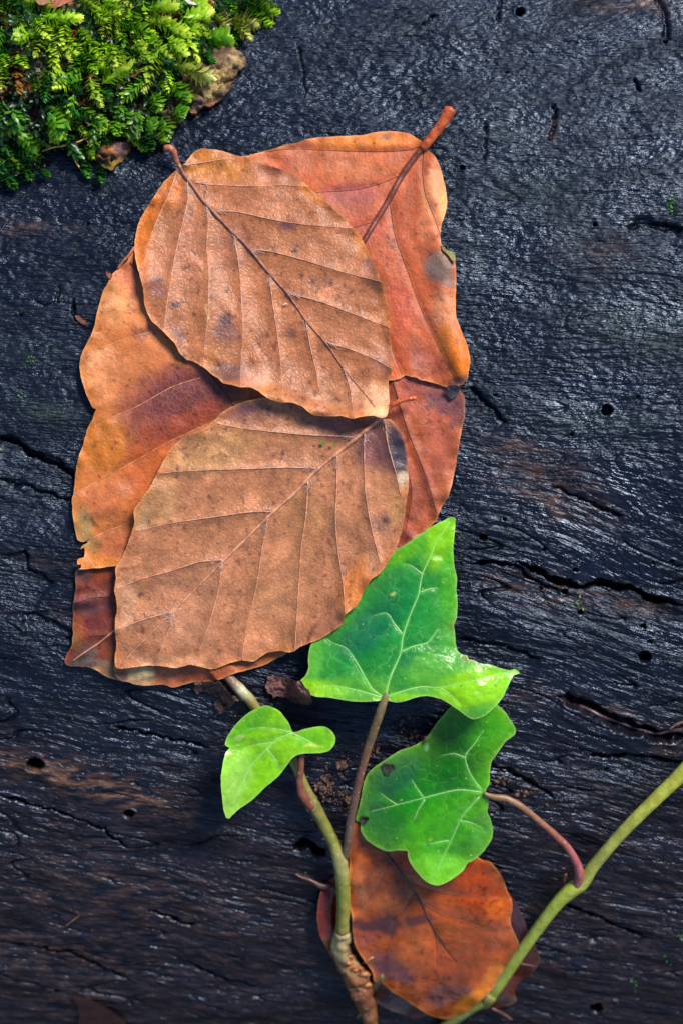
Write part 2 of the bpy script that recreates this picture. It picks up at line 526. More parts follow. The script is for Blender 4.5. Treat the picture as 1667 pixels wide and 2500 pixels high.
def log_disp(x, t):
    yy = t + Y0
    k = 0.0 + 0.20 * sstep(0.06, -0.035, yy) - 0.03 * sstep(-0.07, -0.12, yy)
    k = k + 0.05 * sstep(0.03, 0.08, x) * sstep(0.02, -0.02, yy)
    warp = fbm(x / 0.05, yy / 0.03, 2, 21) * 0.0035
    psi = yy + k * x + warp
    xa = x + fbm(x / 0.02, yy / 0.02, 2, 31) * 0.004
    low = sstep(0.045, -0.03, yy + 0.03 * sstep(0.02, -0.06, x))       # rougher wood lower down and at the left
    d = 0.0011 * fbm(xa / 0.042, psi / 0.014, 3, 1)
    rd = ridge(xa / 0.016, psi / 0.0040, 2, 5)
    d = d + 0.00034 * (0.3 + 0.7 * low) * (rd - 0.4)
    d = d + 0.00024 * (0.6 + 0.4 * low) * fbm(xa / 0.0055, psi / 0.0017, 3, 9)
    amp = 0.8 + 0.5 * fbm(x / 0.03, yy / 0.02, 2, 77)
    d = d + 0.00030 * amp * (1 - 0.4 * low) * fbm(xa / 0.0030, psi / 0.0012, 2, 13, 0.5)
    d = d + 0.00005 * fbm(xa / 0.0011, psi / 0.0006, 2, 15)
    d = d + 0.00018 * (0.4 + 0.6 * low) * fbm(xa / 0.034, psi / 0.0021, 3, 17, 0.55)
    # thin natural checks along the grain
    ck = np.abs(perlin(xa / 0.03, psi / 0.0055, 41))
    d = d - 0.0011 * sstep(0.045, 0.0, ck) * sstep(0.0, 0.35, perlin(x / 0.018, yy / 0.01, 43)) * (0.25 + 0.75 * low)
    jx = fbm(x / 0.004, yy / 0.003, 3, 51)
    jy = fbm(x / 0.004, yy / 0.003, 3, 57)
    xx = x + jx * 0.0011; tt = t + jy * 0.0013
    for pts, w, dep, drop in CRACKS:
        q = cr(pts)
        w *= 1e-3; dep *= 1e-3; drop *= 1e-3
        m = (x > q[:, 0].min() - 0.014) & (x < q[:, 0].max() + 0.014) & (t > q[:, 1].min() - 0.014) & (t < q[:, 1].max() + 0.014)
        if not m.any(): continue
        ds, par, side = dist_poly(q, xx[m], tt[m])
        e = sstep(0.0, 0.12, par) * sstep(1.0, 0.88, par)
        ww = w * (0.15 + 0.7 * e) * (1 + 0.8 * jx[m])
        dd = -dep * (0.25 + 0.75 * e) * sstep(ww * 1.35, ww * 0.25, ds)
        dd = dd - drop * sstep(0.013, 0.0, ds) * (side < 0) * e
        d[m] += dd
    for u, v, r in HOLES:
        hx, ht, _ = px2xt(np.array([u]), np.array([v]))
        rr = r * S * (0.9 if r > 12 else 0.62)
        m = (np.abs(x - hx) < rr * 3) & (np.abs(t - ht) < rr * 3)
        if not m.any(): continue
        ds = np.hypot(x[m] - hx + jx[m] * rr * 0.35, t[m] - ht + jy[m] * rr * 0.35)
        d[m] += -max(0.0025, rr * 3.4) * sstep(rr * 1.12, rr * 0.80, ds) + 0.0003 * sstep(rr * 1.9, rr * 1.1, ds) * sstep(rr * 0.9, rr * 1.1, ds)
    return d, xa, psi

def log_colour(u, v, x, t):
    """pigment of the wood: blackened, with browner bare fibres and a green algae film in places"""
    n = len(u)
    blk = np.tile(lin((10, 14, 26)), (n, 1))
    nz = fbm(u / 55, v / 16, 4, 61)
    nb = fbm(u / 160, v / 110, 3, 67)
    def blob(cx, cy, ru, rv, ang, s):
        a = math.radians(ang); du = u - cx; dv = v - cy
        p = (du * math.cos(a) + dv * math.sin(a)) / ru; q = (-du * math.sin(a) + dv * math.cos(a)) / rv
        return s * np.exp(-(p * p + q * q))
    br = np.zeros(n)
    for b in [(90, 1870, 120, 26, 12, 1.5), (290, 1935, 200, 32, 17, 1.3), (1330, 1180, 150, 70, 22, 0.55), (1280, 1100, 60, 22, 10, 0.8),
              (1360, 1240, 90, 24, 24, 0.6), (560, 1690, 80, 26, 35, 0.9), (1300, 1440, 130, 40, 10, 0.55), (1530, 1480, 120, 20, 10, 0.6), (80, 2330, 200, 40, 10, 0.45), (300, 2180, 320, 60, 12, 0.3),
              (1560, 10, 120, 26, 3, 0.7), (1350, 320, 14, 40, 0, 0.7), (1450, 610, 90, 50, 5, 0.35), (100, 555, 100, 16, 2, 0.4), (30, 560, 30, 14, 0, 0.4),
              (1500, 1740, 120, 16, 16, 0.6), (1640, 1830, 60, 16, 5, 0.7), (1300, 1700, 90, 30, 10, 0.3), (200, 2460, 90, 50, 0, 0.3), (860, 1980, 80, 60, 0, 0.0),
              (95, 1380, 80, 22, 10, 0.3), (120, 1505, 90, 24, 10, 0.25)]:
        br += blob(*b)
    br = np.clip(br * 0.6 * (0.5 + 1.8 * nz) + 0.10 * sstep(1500, 2300, v) * (1 + 2 * nz), 0, 1)
    al = np.zeros(n)
    for b in [(1560, 800, 160, 60, 5, 0.45), (1480, 1040, 190, 40, 10, 0.4), (1240, 300, 80, 60, 0, 0.25), (1340, 480, 120, 80, 0, 0.3), (120, 1010, 70, 30, 10, 0.5), (1150, 620, 30, 80, 0, 0.35), (70, 850, 90, 50, 0, 0.3)]:
        al += blob(*b)
    al = np.clip(al * (0.7 + 1.5 * nb), 0, 0.8)
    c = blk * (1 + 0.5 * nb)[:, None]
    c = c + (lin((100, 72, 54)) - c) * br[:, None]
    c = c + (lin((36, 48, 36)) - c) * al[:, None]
    return c

def build_log():
    X, T = np.meshgrid(XS, TS, indexing='xy')
    x = X.ravel(); t = T.ravel()
    fade = sstep(0.30, 0.13, np.abs(x)) * sstep(0.34, 0.2, np.abs(t))
    d, xa, psi = log_disp(x, t)
    d = d + 0.01 * (1 - fade) * fbm(x / 0.25, t / 0.12, 3, 91)
    a = t / R
    V = np.stack([x, Y0 + (R + d) * np.sin(a), (R + d) * np.cos(a) - R], 1)
    z = V[:, 2]
    f = D / (D - np.minimum(z, 0.2))
    u = CU + V[:, 0] / S * f; v = CV - V[:, 1] / S * f
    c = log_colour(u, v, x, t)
    nt, nx = len(TS), len(XS)
    i = (np.arange(nt - 1)[:, None] * nx + np.arange(nx - 1)[None, :]).ravel()
    F = np.stack([i, i + 1, i + 1 + nx, i + nx], 1)
    org = np.array([0, Y0, -R])
    o = mesh_obj('log', V, F, M_LOG, None, True, {'surface_colour': np.c_[c, np.ones(len(c))], 'grain': np.stack([xa, psi, d], 1)}, org,
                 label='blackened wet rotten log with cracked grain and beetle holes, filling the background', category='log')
    for s_, col in ((-1, 0), (1, nx - 1)):
        ring = np.arange(nt) * nx + col
        rv = V[ring]
        vv = np.vstack([rv, rv.mean(0)])
        ff = np.array([(k, k + 1, nt) if s_ < 0 else (k + 1, k, nt) for k in range(nt - 1)])
        mesh_obj('end_grain', vv, ff, M_CRUMB, o, False)
    return o, d.reshape(nt, nx)

LOG, DISP = build_log()

# ground under the log
gm = NT('forest_soil')
go = gm.obj()
gm.l(gm.mix(gm.mapr(gm.noise(go, 6.0, 6, 0.65), 0.35, 0.65), (0.028, 0.02, 0.014), (0.075, 0.05, 0.03)), gm.b.inputs['Base Color'])
gm.b.inputs['Roughness'].default_value = 0.9
me = mesh_data('ground', [(-60, -60, 0), (60, -60, 0), (60, 60, 0), (-60, 60, 0)], np.array([(0, 1, 2, 3)]), gm.m, False)
g = bpy.data.objects.new('ground', me); COL.objects.link(g); g['kind'] = 'structure'

# ------------------------------------------------------------------ height raster: top of what is already laid down
HS = 4.0; HU0, HV0 = -240.0, -240.0
HNU, HNV = 540, 750
hu = HU0 + HS * np.arange(HNU); hv = HV0 + HS * np.arange(HNV)
HUU, HVV = np.meshgrid(hu, hv, indexing='xy')

def bil(A, fx, fy):
    h, w = A.shape
    fx = np.clip(fx, 0, w - 1.001); fy = np.clip(fy, 0, h - 1.001)
    ix = fx.astype(int); iy = fy.astype(int); ax = fx - ix; ay = fy - iy
    return (A[iy, ix] * (1 - ax) + A[iy, ix + 1] * ax) * (1 - ay) + (A[iy + 1, ix] * (1 - ax) + A[iy + 1, ix + 1] * ax) * ay

def hs(A, u, v):
    return bil(A, (np.asarray(u, float) - HU0) / HS, (np.asarray(v, float) - HV0) / HS)

_x, _t, _z = px2xt(HUU, HVV)
_d = bil(DISP, np.interp(_x, XS, np.arange(len(XS))), np.interp(_t, TS, np.arange(len(TS))))
HSM = _z.copy()
H = _z + _d

def maxf(A, r):
    B = A.copy()
    for k in range(1, r + 1):
        for s_ in (-k, k):
            B = np.maximum(B, np.roll(A, s_, 1))
    C = B.copy()
    for k in range(1, r + 1):
        for s_ in (-k, k):
            C = np.maximum(C, np.roll(B, s_, 0))
    return C

def blur(A, r, it=3):
    for _ in range(it):
        for ax in (0, 1):
            c = np.cumsum(np.pad(A, [(r + 1, r) if k == ax else (0, 0) for k in (0, 1)], mode='edge'), axis=ax)
            if ax == 0: A = (c[2 * r + 1:] - c[:-2 * r - 1]) / (2 * r + 1)
            else: A = (c[:, 2 * r + 1:] - c[:, :-2 * r - 1]) / (2 * r + 1)
    return A

def smax(a, b, k=0.0003):
    m = np.maximum(a, b)
    return m + k * np.log1p(np.exp(-np.abs(a - b) / k)) * 0.6

def stamp(poly, zfun, gap=0.0001):
    global H
    lo = poly.min(0); hi = poly.max(0)
    i0 = max(0, int((lo[0] - HU0) / HS)); i1 = min(HNU, int((hi[0] - HU0) / HS) + 2)
    j0 = max(0, int((lo[1] - HV0) / HS)); j1 = min(HNV, int((hi[1] - HV0) / HS) + 2)
    uu = HUU[j0:j1, i0:i1]; vv = HVV[j0:j1, i0:i1]
    m = inside(poly, uu, vv)
    if not m.any(): return
    z = zfun(uu[m], vv[m])
    sub = H[j0:j1, i0:i1]
    sub[m] = np.maximum(sub[m], z + gap)

def stamp_tube(pts, rad):
    global H
    p = np.asarray(pts); u = CU + p[:, 0] / S * D / (D - p[:, 2]); v = CV - p[:, 1] / S * D / (D - p[:, 2])
    for k in range(len(p)):
        r = rad[k] / S + 2
        i0 = max(0, int((u[k] - r - HU0) / HS)); i1 = min(HNU, int((u[k] + r - HU0) / HS) + 2)
        j0 = max(0, int((v[k] - r - HV0) / HS)); j1 = min(HNV, int((v[k] + r - HV0) / HS) + 2)
        if i1 <= i0 or j1 <= j0: continue
        dd = np.hypot(HUU[j0:j1, i0:i1] - u[k], HVV[j0:j1, i0:i1] - v[k])
        H[j0:j1, i0:i1] = np.maximum(H[j0:j1, i0:i1], np.where(dd < r, p[k, 2] + rad[k], -1))

# ------------------------------------------------------------------ thin sheets (leaves, bark, scraps)
def sheet(name, outline, zfun, colfun, mat, parent, spacing=4.6, thick=0.00022, org=None, **props):
    o = np.asarray(outline)
    lo = o.min(0); hi = o.max(0)
    gu, gv = np.meshgrid(np.arange(lo[0], hi[0], spacing), np.arange(lo[1], hi[1], spacing * 0.87), indexing='xy')
    gu = gu + (np.arange(gu.shape[0])[:, None] % 2) * spacing * 0.5
    gu = (gu + RNG.uniform(-.18, .18, gu.shape) * spacing).ravel(); gv = (gv + RNG.uniform(-.18, .18, gv.shape) * spacing).ravel()
    m = inside(o, gu, gv); gu, gv = gu[m], gv[m]
    dd, _, _ = dist_poly(o, gu, gv, True)
    m = dd > spacing * 0.55; gu, gv = gu[m], gv[m]
    pts = [Vector((float(a), float(b))) for a, b in o] + [Vector((float(a), float(b))) for a, b in zip(gu, gv)]
    n = len(o)
    vs_, es, fs, *_r = delaunay_2d_cdt(pts, [(k, (k + 1) % n) for k in range(n)], [], 1, 1e-4, False)
    q = np.array([(a.x, a.y) for a in vs_])
    F = np.array([f for f in fs if len(f) == 3])
    cen = q[F].mean(1)
    F = F[inside(o, cen[:, 0], cen[:, 1])]
    z = zfun(q[:, 0], q[:, 1])
    V = P(q[:, 0], q[:, 1], z)
    a = V[F[:, 1]] - V[F[:, 0]]; b = V[F[:, 2]] - V[F[:, 0]]
    flip = (a[:, 0] * b[:, 1] - a[:, 1] * b[:, 0]) < 0
    F[flip] = F[flip][:, ::-1]
    # rim: edges used once
    E = np.vstack([F[:, [0, 1]], F[:, [1, 2]], F[:, [2, 0]]])
    key = np.sort(E, 1); kk = key[:, 0].astype(np.int64) * len(V) + key[:, 1]
    _, inv, cnt = np.unique(kk, return_inverse=True, return_counts=True)
    B = E[cnt[inv] == 1]
    N = len(V)
    th = thick if np.isscalar(thick) else thick(q[:, 0], q[:, 1])
    V2 = V.copy(); V2[:, 2] -= th
    used = np.unique(B); mp = np.full(N, -1); mp[used] = np.arange(len(used)); nu = len(used)
    Bt = mp[B] + 2 * N; Bb = Bt + nu
    rim = np.vstack([np.stack([Bt[:, 1], Bt[:, 0], Bb[:, 0]], 1), np.stack([Bt[:, 1], Bb[:, 0], Bb[:, 1]], 1)])
    FF = np.vstack([F, F[:, ::-1] + N, rim])
    c = colfun(q[:, 0], q[:, 1]); c = np.vstack([c, c, c[used], c[used]])
    return mesh_obj(name, np.vstack([V, V2, V[used], V2[used]]), FF, mat, parent, True, {'surface_colour': np.c_[c, np.ones(len(c))]}, org, **props)

def zone(fr, pts):
    ox, oy, k = fr
    p = np.array(pts, float)
    p[:, 0] = ox + p[:, 0] * k; p[:, 1] = oy + p[:, 1] * k
    return p

R1 = (0, 0, 720 / 1568); R2 = (150, 300, 850 / 1568); R3 = (550, 200, 700 / 1432); R4 = (130, 900, 1000 / 1568)
R5 = (700, 1220, 620 / 1568); R6 = (500, 1600, 800 / 1568); Q1 = (667, 1900, 1000 / 1568); PX = (0, 0, 1.0); R7 = (0, 1000, 350 / 1176.)

def surface_colour(base, blobs, fr, warp=26, seed=0, mott=0.15, edge=None):
    """pigment of a leaf: base colour with stained (centre, radii, angle, colour, strength)"""
    def f(u, v):
        uu = u + warp * fbm(u / 60, v / 60, 4, seed + 1); vv = v + warp * fbm(u / 60, v / 60, 4, seed + 5)
        c = np.tile(lin(base), (len(u), 1)) * (1 + mott * 2 * fbm(u / 110, v / 110, 3, seed + 9))[:, None]
        for (bx, by, ru, rv, ang, col, s_) in blobs:
            cx = fr[0] + bx * fr[2]; cy = fr[1] + by * fr[2]; a = math.radians(ang)
            du = uu - cx; dv = vv - cy
            p = (du * math.cos(a) + dv * math.sin(a)) / (ru * fr[2]); q = (-du * math.sin(a) + dv * math.cos(a)) / (rv * fr[2])
            w = s_ * sstep(1.25, 0.55, np.sqrt(p * p + q * q))
            c = c + (lin(col) - c) * w[:, None]
        if edge is not None:
            sp = sstep(0.30, 0.52, fbm(u / 17, v / 17, 3, seed + 13) + 0.35 * fbm(u / 120, v / 120, 2, seed + 15))
            c = c + (c * np.array([0.34, 0.30, 0.48]) - c) * (0.75 * sp)[:, None]
            lt = sstep(0.15, 0.5, fbm(u / 60, v / 60, 3, seed + 17))
            c = c * (0.92 + 0.26 * lt)[:, None]
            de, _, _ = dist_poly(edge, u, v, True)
            c = c + (lin((214, 116, 36)) - c) * (0.42 * np.exp(-de / 13.0) * np.clip(0.8 + 1.6 * fbm(u / 70, v / 70, 2, seed + 19), 0, 1.6) * np.clip(c.mean(1) / 0.16 - 0.35, 0, 1))[:, None]  # orange edge glow painted into the colour
            c = c + (lin((232, 168, 104)) - c) * (0.4 * np.exp(-(de / 3.0) ** 2) * (1 + fbm(u / 40, v / 40, 2, 3)) * np.clip(c.mean(1) / 0.13 - 0.3, 0.1, 1))[:, None]  # pale rim paints in light passing through the thin margin
        return c
    return f

def tps(pts):
    """smooth surface through (u, v, h) control heights"""
    p = np.array(pts, float); X = p[:, :2] / 300.0; n = len(p)
    def k(r): return np.where(r > 0, r * r * np.log(r + 1e-12), 0)
    A = np.zeros((n + 3, n + 3)); A[:n, :n] = k(np.linalg.norm(X[:, None] - X[None], axis=2)) + np.eye(n) * 0.01
    A[:n, n] = 1; A[:n, n + 1:] = X; A[n, :n] = 1; A[n + 1:, :n] = X.T
    w = np.linalg.solve(A, np.r_[p[:, 2], 0, 0, 0])
    def f(u, v):
        q = np.stack([u, v], 1) / 300.0
        s_ = w[n] + q @ w[n + 1:]
        for i in range(n): s_ = s_ + w[i] * k(np.linalg.norm(q - X[i], axis=1))
        return s_
    return f

def leaf_surface(outline, midrib, veins, lift, soft=12, vein_amp=0.00035, mid_amp=0.0004, pleat=0.0003, edge_amp=0.0006, low=0.0005,
                 bumps=(), seed=0, shape=None, gap=0.00025, edge_r=42.0, curl=0.0):
    Hb = blur(maxf(H, 3), soft); Hm = blur(maxf(H, 3), 1, 1)
    oc = np.asarray(outline)[::2]
    def f(u, v):
        u = np.asarray(u, float); v = np.asarray(v, float)
        z = hs(Hb, u, v) + lift if shape is None else hs(HSM, u, v) + shape(u, v)
        de, _, _ = dist_poly(oc, u, v, True)
        if midrib is not None:
            dm, _, _ = dist_poly(midrib, u, v)
            z = z + mid_amp * np.exp(-dm / 45.0)
        if len(veins):
            dv = np.full(u.shape, 1e9)
            for q in veins: dv = np.minimum(dv, dist_poly(q, u, v)[0])
            z = z + vein_amp * np.exp(-(dv / 9.0) ** 2) + pleat * (np.exp(-dv / 26.0) - 0.5)
        ew = perlin(u / 75.0, v / 75.0, seed + 2) + 0.5 * perlin(u / 33.0, v / 33.0, seed + 4)
        z = z + edge_amp * ew * np.exp(-de / edge_r)
        z = z + curl * np.exp(-de / 20.0) * (0.6 + 0.9 * fbm(u / 90.0, v / 90.0, 2, seed + 12))
        z = z + low * fbm(u / 150.0, v / 150.0, 3, seed + 6) + 0.00008 * fbm(u / 16.0, v / 16.0, 2, seed + 8)
        for (bx, by, ru, rv, ang, am) in bumps:
            a = math.radians(ang); du = u - bx; dvv = v - by
            p = (du * math.cos(a) + dvv * math.sin(a)) / ru; q = (-du * math.sin(a) + dvv * math.cos(a)) / rv
            z = z + am * np.exp(-(p * p + q * q))
        return smax(z, hs(Hm, u, v) + gap)
    return f

def vein_tube(pts, zf, r0, r1, sink=0.15, step=9):
    q = catmull(pts, step)
    r = np.linspace(r0, r1, len(q)) * S
    z = zf(q[:, 0], q[:, 1]) + r * sink
    return tube_mesh(P(q[:, 0], q[:, 1], z), r, 8, 0.12, int(pts[0][0]))

def roughen(o, amp, seed):
    u, v = o[:, 0], o[:, 1]
    return np.stack([u + amp * fbm(u / 14, v / 14, 2, seed), v + amp * fbm(u / 14, v / 14, 2, seed + 7)], 1)

def beech_leaf(label, fr, outline, midrib, veins, stalk, mats, surf_col, lift, srf, mid_r=(6, 2.2), vein_r=(2.4, 1.1), stalk_r=None,
               group='fallen beech leaves', jag=1.6, hair=False, thick=0.00014, stalk_dz=None, wave=None):
    mat, m_mid, m_vein, m_stalk = mats
    out = roughen(catmull(zone(fr, outline), 5.0, True), jag, len(label))
    mid = catmull(zone(fr, midrib), 14) if midrib else None
    vs_ = [catmull(zone(fr, q), 18) for q in veins]
    zf = leaf_surface(out, mid, vs_, lift, **srf)
    base = zone(fr, (stalk or midrib or outline)[-1:] if stalk else (midrib or outline)[:1])[0]
    zb = float(zf(np.array([base[0]]), np.array([base[1]]))[0])
    t = thing('beech_leaf', label, 'leaf', P(base[0], base[1], zb), group)
    sheet('blade', out, zf, surface_colour(*surf_col, edge=out[::2]), mat, t, thick=thick)
    if midrib:
        V, F = vein_tube(zone(fr, midrib), zf, *mid_r, sink=0.25)
        mesh_obj('midrib', V, F, m_mid, t)
    for q in veins:
        V, F = vein_tube(zone(fr, q), zf, *vein_r, sink=0.1)
        mesh_obj('side_vein', V, F, m_vein, t)
    if stalk:
        q = zone(fr, stalk)
        n = len(q)
        dz = np.array(stalk_dz) * 1e-3 if stalk_dz else np.linspace(0.0025, 0.0, n)
        q3 = catmull(np.c_[q, zb + dz + np.array(stalk_r)[-1] * S * 0.3, np.array(stalk_r)], 6)
        V, F = tube_mesh(P(q3[:, 0], q3[:, 1], q3[:, 2]), q3[:, 3] * S, 12, 0.10, 3)
        mesh_obj('stalk', V, F, m_stalk, t)
    if hair and midrib:
        VV = []; FF = []; nv = 0
        for q in veins:
            a = zone(fr, q[:2])
            d_ = (a[1] - a[0]) / np.linalg.norm(a[1] - a[0])
            for k in range(16):
                p0 = a[0] + d_ * RNG.uniform(-6, 26) + RNG.normal(0, 2.5, 2)
                an = math.atan2(d_[1], d_[0]) + RNG.normal(0, 0.7)
                L = RNG.uniform(7, 17)
                p1 = p0 + L * np.array([math.cos(an), math.sin(an)])
                uv = np.array([p0, (p0 + p1) / 2 + RNG.normal(0, 1, 2), p1])
                z = zf(uv[:, 0], uv[:, 1]) + np.array([0.0, 0.0003, 0.00035])
                V, F = tube_mesh(P(uv[:, 0], uv[:, 1], z), np.array([0.5, 0.45, 0.2]) * S, 3)
                VV.append(V); FF += [tuple(int(i) + nv for i in f) for f in F]; nv += len(V)
        mesh_obj('vein_hairs', np.vstack(VV), np.array(FF, dtype=object), M_HAIR, t, kind='stuff')
    stamp(out, zf)
    return t, zf

# ================================================================== things, from the wood upwards
def stem_path(pts, step=7):
    """(u, v, height above the wood in mm, radius) -> points and radii"""
    q = catmull(np.array(pts, float), step)
    z = hs(HSM, q[:, 0], q[:, 1]) + q[:, 2] * 1e-3
    return P(q[:, 0], q[:, 1], z), q[:, 3] * S, q

# ---- wet leaves at the bottom
beech_leaf('dark maroon wet leaf mostly hidden beneath the glossy rust leaf at the bottom', Q1,
    [(225, 385), (190, 412), (174, 470), (168, 540), (180, 605), (210, 660), (240, 722), (290, 790), (380, 850), (440, 885), (500, 905), (545, 925), (600, 905),
     (760, 890), (850, 880), (905, 870), (930, 850), (922, 815), (945, 775), (985, 750), (1020, 702), (1010, 660), (985, 610), (965, 560), (945, 510), (925, 470), (890, 430), (760, 380), (600, 320), (420, 320), (300, 340)],
    [(225, 412), (300, 480), (450, 560), (700, 660), (1000, 720)], [[(232, 420), (220, 500), (225, 580), (250, 660)], [(850, 690), (930, 640), (980, 610)]],
    [(84, 366), (105, 378), (145, 392), (185, 413), (222, 412)], (M_BEECH_WET, M_VEIN_RED, M_VEIN_RED, M_STALK_DARK),
    ((98, 38, 30), [(190, 520, 60, 130, 0, (128, 34, 26), 0.9), (190, 460, 40, 40, 0, (104, 40, 52), 0.6), (200, 640, 50, 50, 0, (120, 78, 58), 0.7), (940, 560, 60, 100, 0, (84, 60, 72), 0.9), (1000, 690, 60, 60, 0, (70, 40, 30), 0.8), (480, 870, 120, 60, 0, (92, 72, 78), 0.9), (890, 850, 60, 40, 0, (74, 58, 56), 0.9)], Q1),
    0.0012, dict(edge_amp=0.0012, low=0.001, seed=3, bumps=[(778, 2240, 22, 90, 0, 0.0022)]), (4, 2), (2, 1), (3, 3.5, 5, 8, 7), stalk_dz=(1.2, 1.0, 0.8, 0.4, 0))

beech_leaf('glossy rust-orange wet leaf pinned under both ivy stems at the bottom', Q1,
    [(290, 250), (292, 350), (286, 450), (300, 530), (305, 600), (318, 650), (345, 695), (380, 745), (385, 775), (425, 790), (455, 820), (500, 845), (540, 872), (570, 892), (610, 912), (658, 922), (690, 915), (720, 905), (760, 882), (800, 845), (838, 805), (862, 762), (890, 722), (925, 690), (940, 640), (922, 595), (906, 545), (915, 482), (895, 430), (870, 370), (832, 322), (790, 308), (700, 240), (600, 190), (480, 140), (380, 110), (315, 160)],
    [(330, 150), (430, 285), (500, 380), (560, 470), (610, 570), (650, 635), (700, 700)],
    [[(500, 385), (600, 430), (740, 450), (890, 452)], [(560, 475), (660, 530), (760, 560), (840, 590)], [(612, 575), (625, 640), (628, 720)], [(450, 310), (400, 420), (330, 500)], [(540, 440), (470, 560), (420, 700)]],
    None, (M_BEECH_WET, M_STALK_DARK, M_VEIN_RED, M_STALK_DARK),
    ((176, 80, 28), [(420, 420, 130, 120, 0, (152, 78, 42), 0.7), (600, 280, 200, 80, 15, (186, 76, 10), 0.8), (800, 430, 110, 110, 0, (178, 68, 12), 0.8), (400, 560, 110, 34, 8, (78, 44, 50), 0.9), (560, 545, 60, 30, 0, (84, 46, 48), 0.8), (390, 370, 40, 50, 0, (110, 66, 46), 0.6), (450, 730, 90, 60, 20, (110, 62, 66), 0.9), (350, 620, 50, 50, 0, (150, 74, 58), 0.7),
      (660, 830, 110, 40, -10, (120, 76, 76), 0.8), (420, 480, 60, 40, 0, (206, 112, 50), 0.6), (540, 660, 70, 70, 0, (206, 104, 36), 0.6), (860, 500, 50, 60, 0, (212, 100, 24), 0.7), (760, 852, 100, 34, -38, (236, 136, 30), 0.95), (690, 760, 60, 40, 0, (120, 60, 40), 0.6), (840, 760, 36, 60, 30, (226, 130, 40), 0.9), (330, 420, 30, 120, 0, (196, 116, 70), 0.6), (860, 590, 60, 60, 0, (168, 84, 50), 0.6)], Q1),
    0.0026, dict(edge_amp=0.0012, low=0.0014, seed=8, vein_amp=-0.0002, mid_amp=-0.0006, pleat=-0.0003, bumps=[(1160, 2440, 70, 40, -38, 0.002)]), (4.5, 1.5), (1.2, 0.6))

# ---- small leaf scrap at the lower left edge
def scrap(name, label, cat, pts, col, lift, mat=M_SCRAP, blobs=(), soft=4, edge=0.001, group=None, spacing=4.0, thick=0.0002, jag=1.5, bumpy=0.0):
    out = roughen(catmull(pts, 4, True), jag, 5)
    zf = leaf_surface(out, None, [], lift, soft=soft, edge_amp=edge, low=0.0004, seed=len(label))
    if bumpy:
        z0 = zf
        zf = lambda u, v: z0(u, v) + bumpy * (fbm(u / 9, v / 7, 3, 5) + 0.5 * fbm(u / 25, v / 18, 2, 8))
    c = out.mean(0)
    o = sheet(name, out, zf, surface_colour(col, list(blobs), PX, warp=12), mat, None, spacing, thick, org=P(c[0], c[1], float(zf(c[:1], c[1:])[0])),
              label=label, category=cat, group=group)
    stamp(out, zf)
    return o

scrap('leaf_scrap', 'dim red-brown leaf fragment at the bottom edge, lower left', 'leaf scrap',
      [(176, 2432), (188, 2452), (194, 2480), (200, 2520), (330, 2530), (300, 2490), (262, 2462), (220, 2440)], (52, 26, 22), 0.0004, edge=0.0004)

# ---- ivy stem with its two bright leaves
def stem_colours(n, stops):
    s_ = np.linspace(0, 1, n)
    xs = [a for a, _ in stops]
    return np.stack([np.interp(s_, xs, [lin(c)[k] for _, c in stops]) for k in range(3)], 1)

def stem_obj(name, pts, stops, parent, rough=0.08, nseg=14, seed=1, **props):
    p, r, q = stem_path(pts)
    V, F = tube_mesh(p, r, nseg, rough, seed)
    c = stem_colours(len(p), stops)
    c = np.vstack([np.repeat(c, nseg, 0), c[:1], c[-1:]])
    o = mesh_obj(name, V, F, M_STEM, parent, True, {'surface_colour': np.c_[c, np.ones(len(c))]}, **props)
    return o, p, r

A_ORG = P(868, 2470, -0.024)
SPRIG = thing('ivy_sprig', 'ivy sprig of two bright lime leaves on a brown-green stem, below the beech leaves', 'ivy sprig', A_ORG, 'ivy sprigs')
stem_pts = [(520, 1610, 1.6, 12), (560, 1655, 2.0, 12.5), (592, 1690, 2.4, 15), (610, 1708, 2.6, 14), (635, 1742, 2.6, 12.5), (690, 1810, 2.6, 12.5), (722, 1870, 3.0, 12.5), (748, 1930, 3.4, 13), (765, 1965, 3.6, 17),
            (790, 2010, 4.2, 15), (815, 2060, 5.0, 16), (828, 2095, 5.5, 19), (836, 2140, 5.8, 18.5), (838, 2200, 5.6, 17.5), (836, 2250, 5.0, 17), (836, 2274, 4.6, 17.5)]
so, sp_, sr_ = stem_obj('stem', stem_pts, [(0, (110, 84, 62)), (0.10, (128, 100, 80)), (0.14, (180, 186, 150)), (0.2, (132, 122, 60)), (0.45, (138, 136, 66)), (0.55, (118, 112, 60)), (0.7, (120, 126, 50)), (0.78, (158, 150, 92)), (0.85, (136, 140, 50)), (1, (142, 136, 62))], SPRIG, 0.10)
stamp_tube(sp_[:40], sr_[:40])
for k, (u, v, r) in enumerate([(836, 2278, 20), (598, 1697, 15.5), (762, 1968, 17.5)]):
    hh = [4.5, 2.5, 3.6][k]
    d_ = [(0, 1), (0.6, 0.8), (0.5, 0.85)][k]
    V, F = tube_mesh(stem_path([(u - d_[0] * 5, v - d_[1] * 5, hh, r * 0.9), (u, v, hh, r), (u + d_[0] * 5, v + d_[1] * 5, hh, r * 0.92)], 2)[0], np.interp(np.arange(7), [0, 3, 6], [r * .9, r, r * .92])[:len(stem_path([(u - d_[0] * 5, v - d_[1] * 5, hh, r * 0.9), (u, v, hh, r), (u + d_[0] * 5, v + d_[1] * 5, hh, r * 0.92)], 2)[0])] * S, 14, 0.1, k)
    mesh_obj('node_ring', V, F, mat_stem('stem_node_ring', [(196, 170, 124), (150, 116, 84), (214, 196, 160)], 0.5), SPRIG)
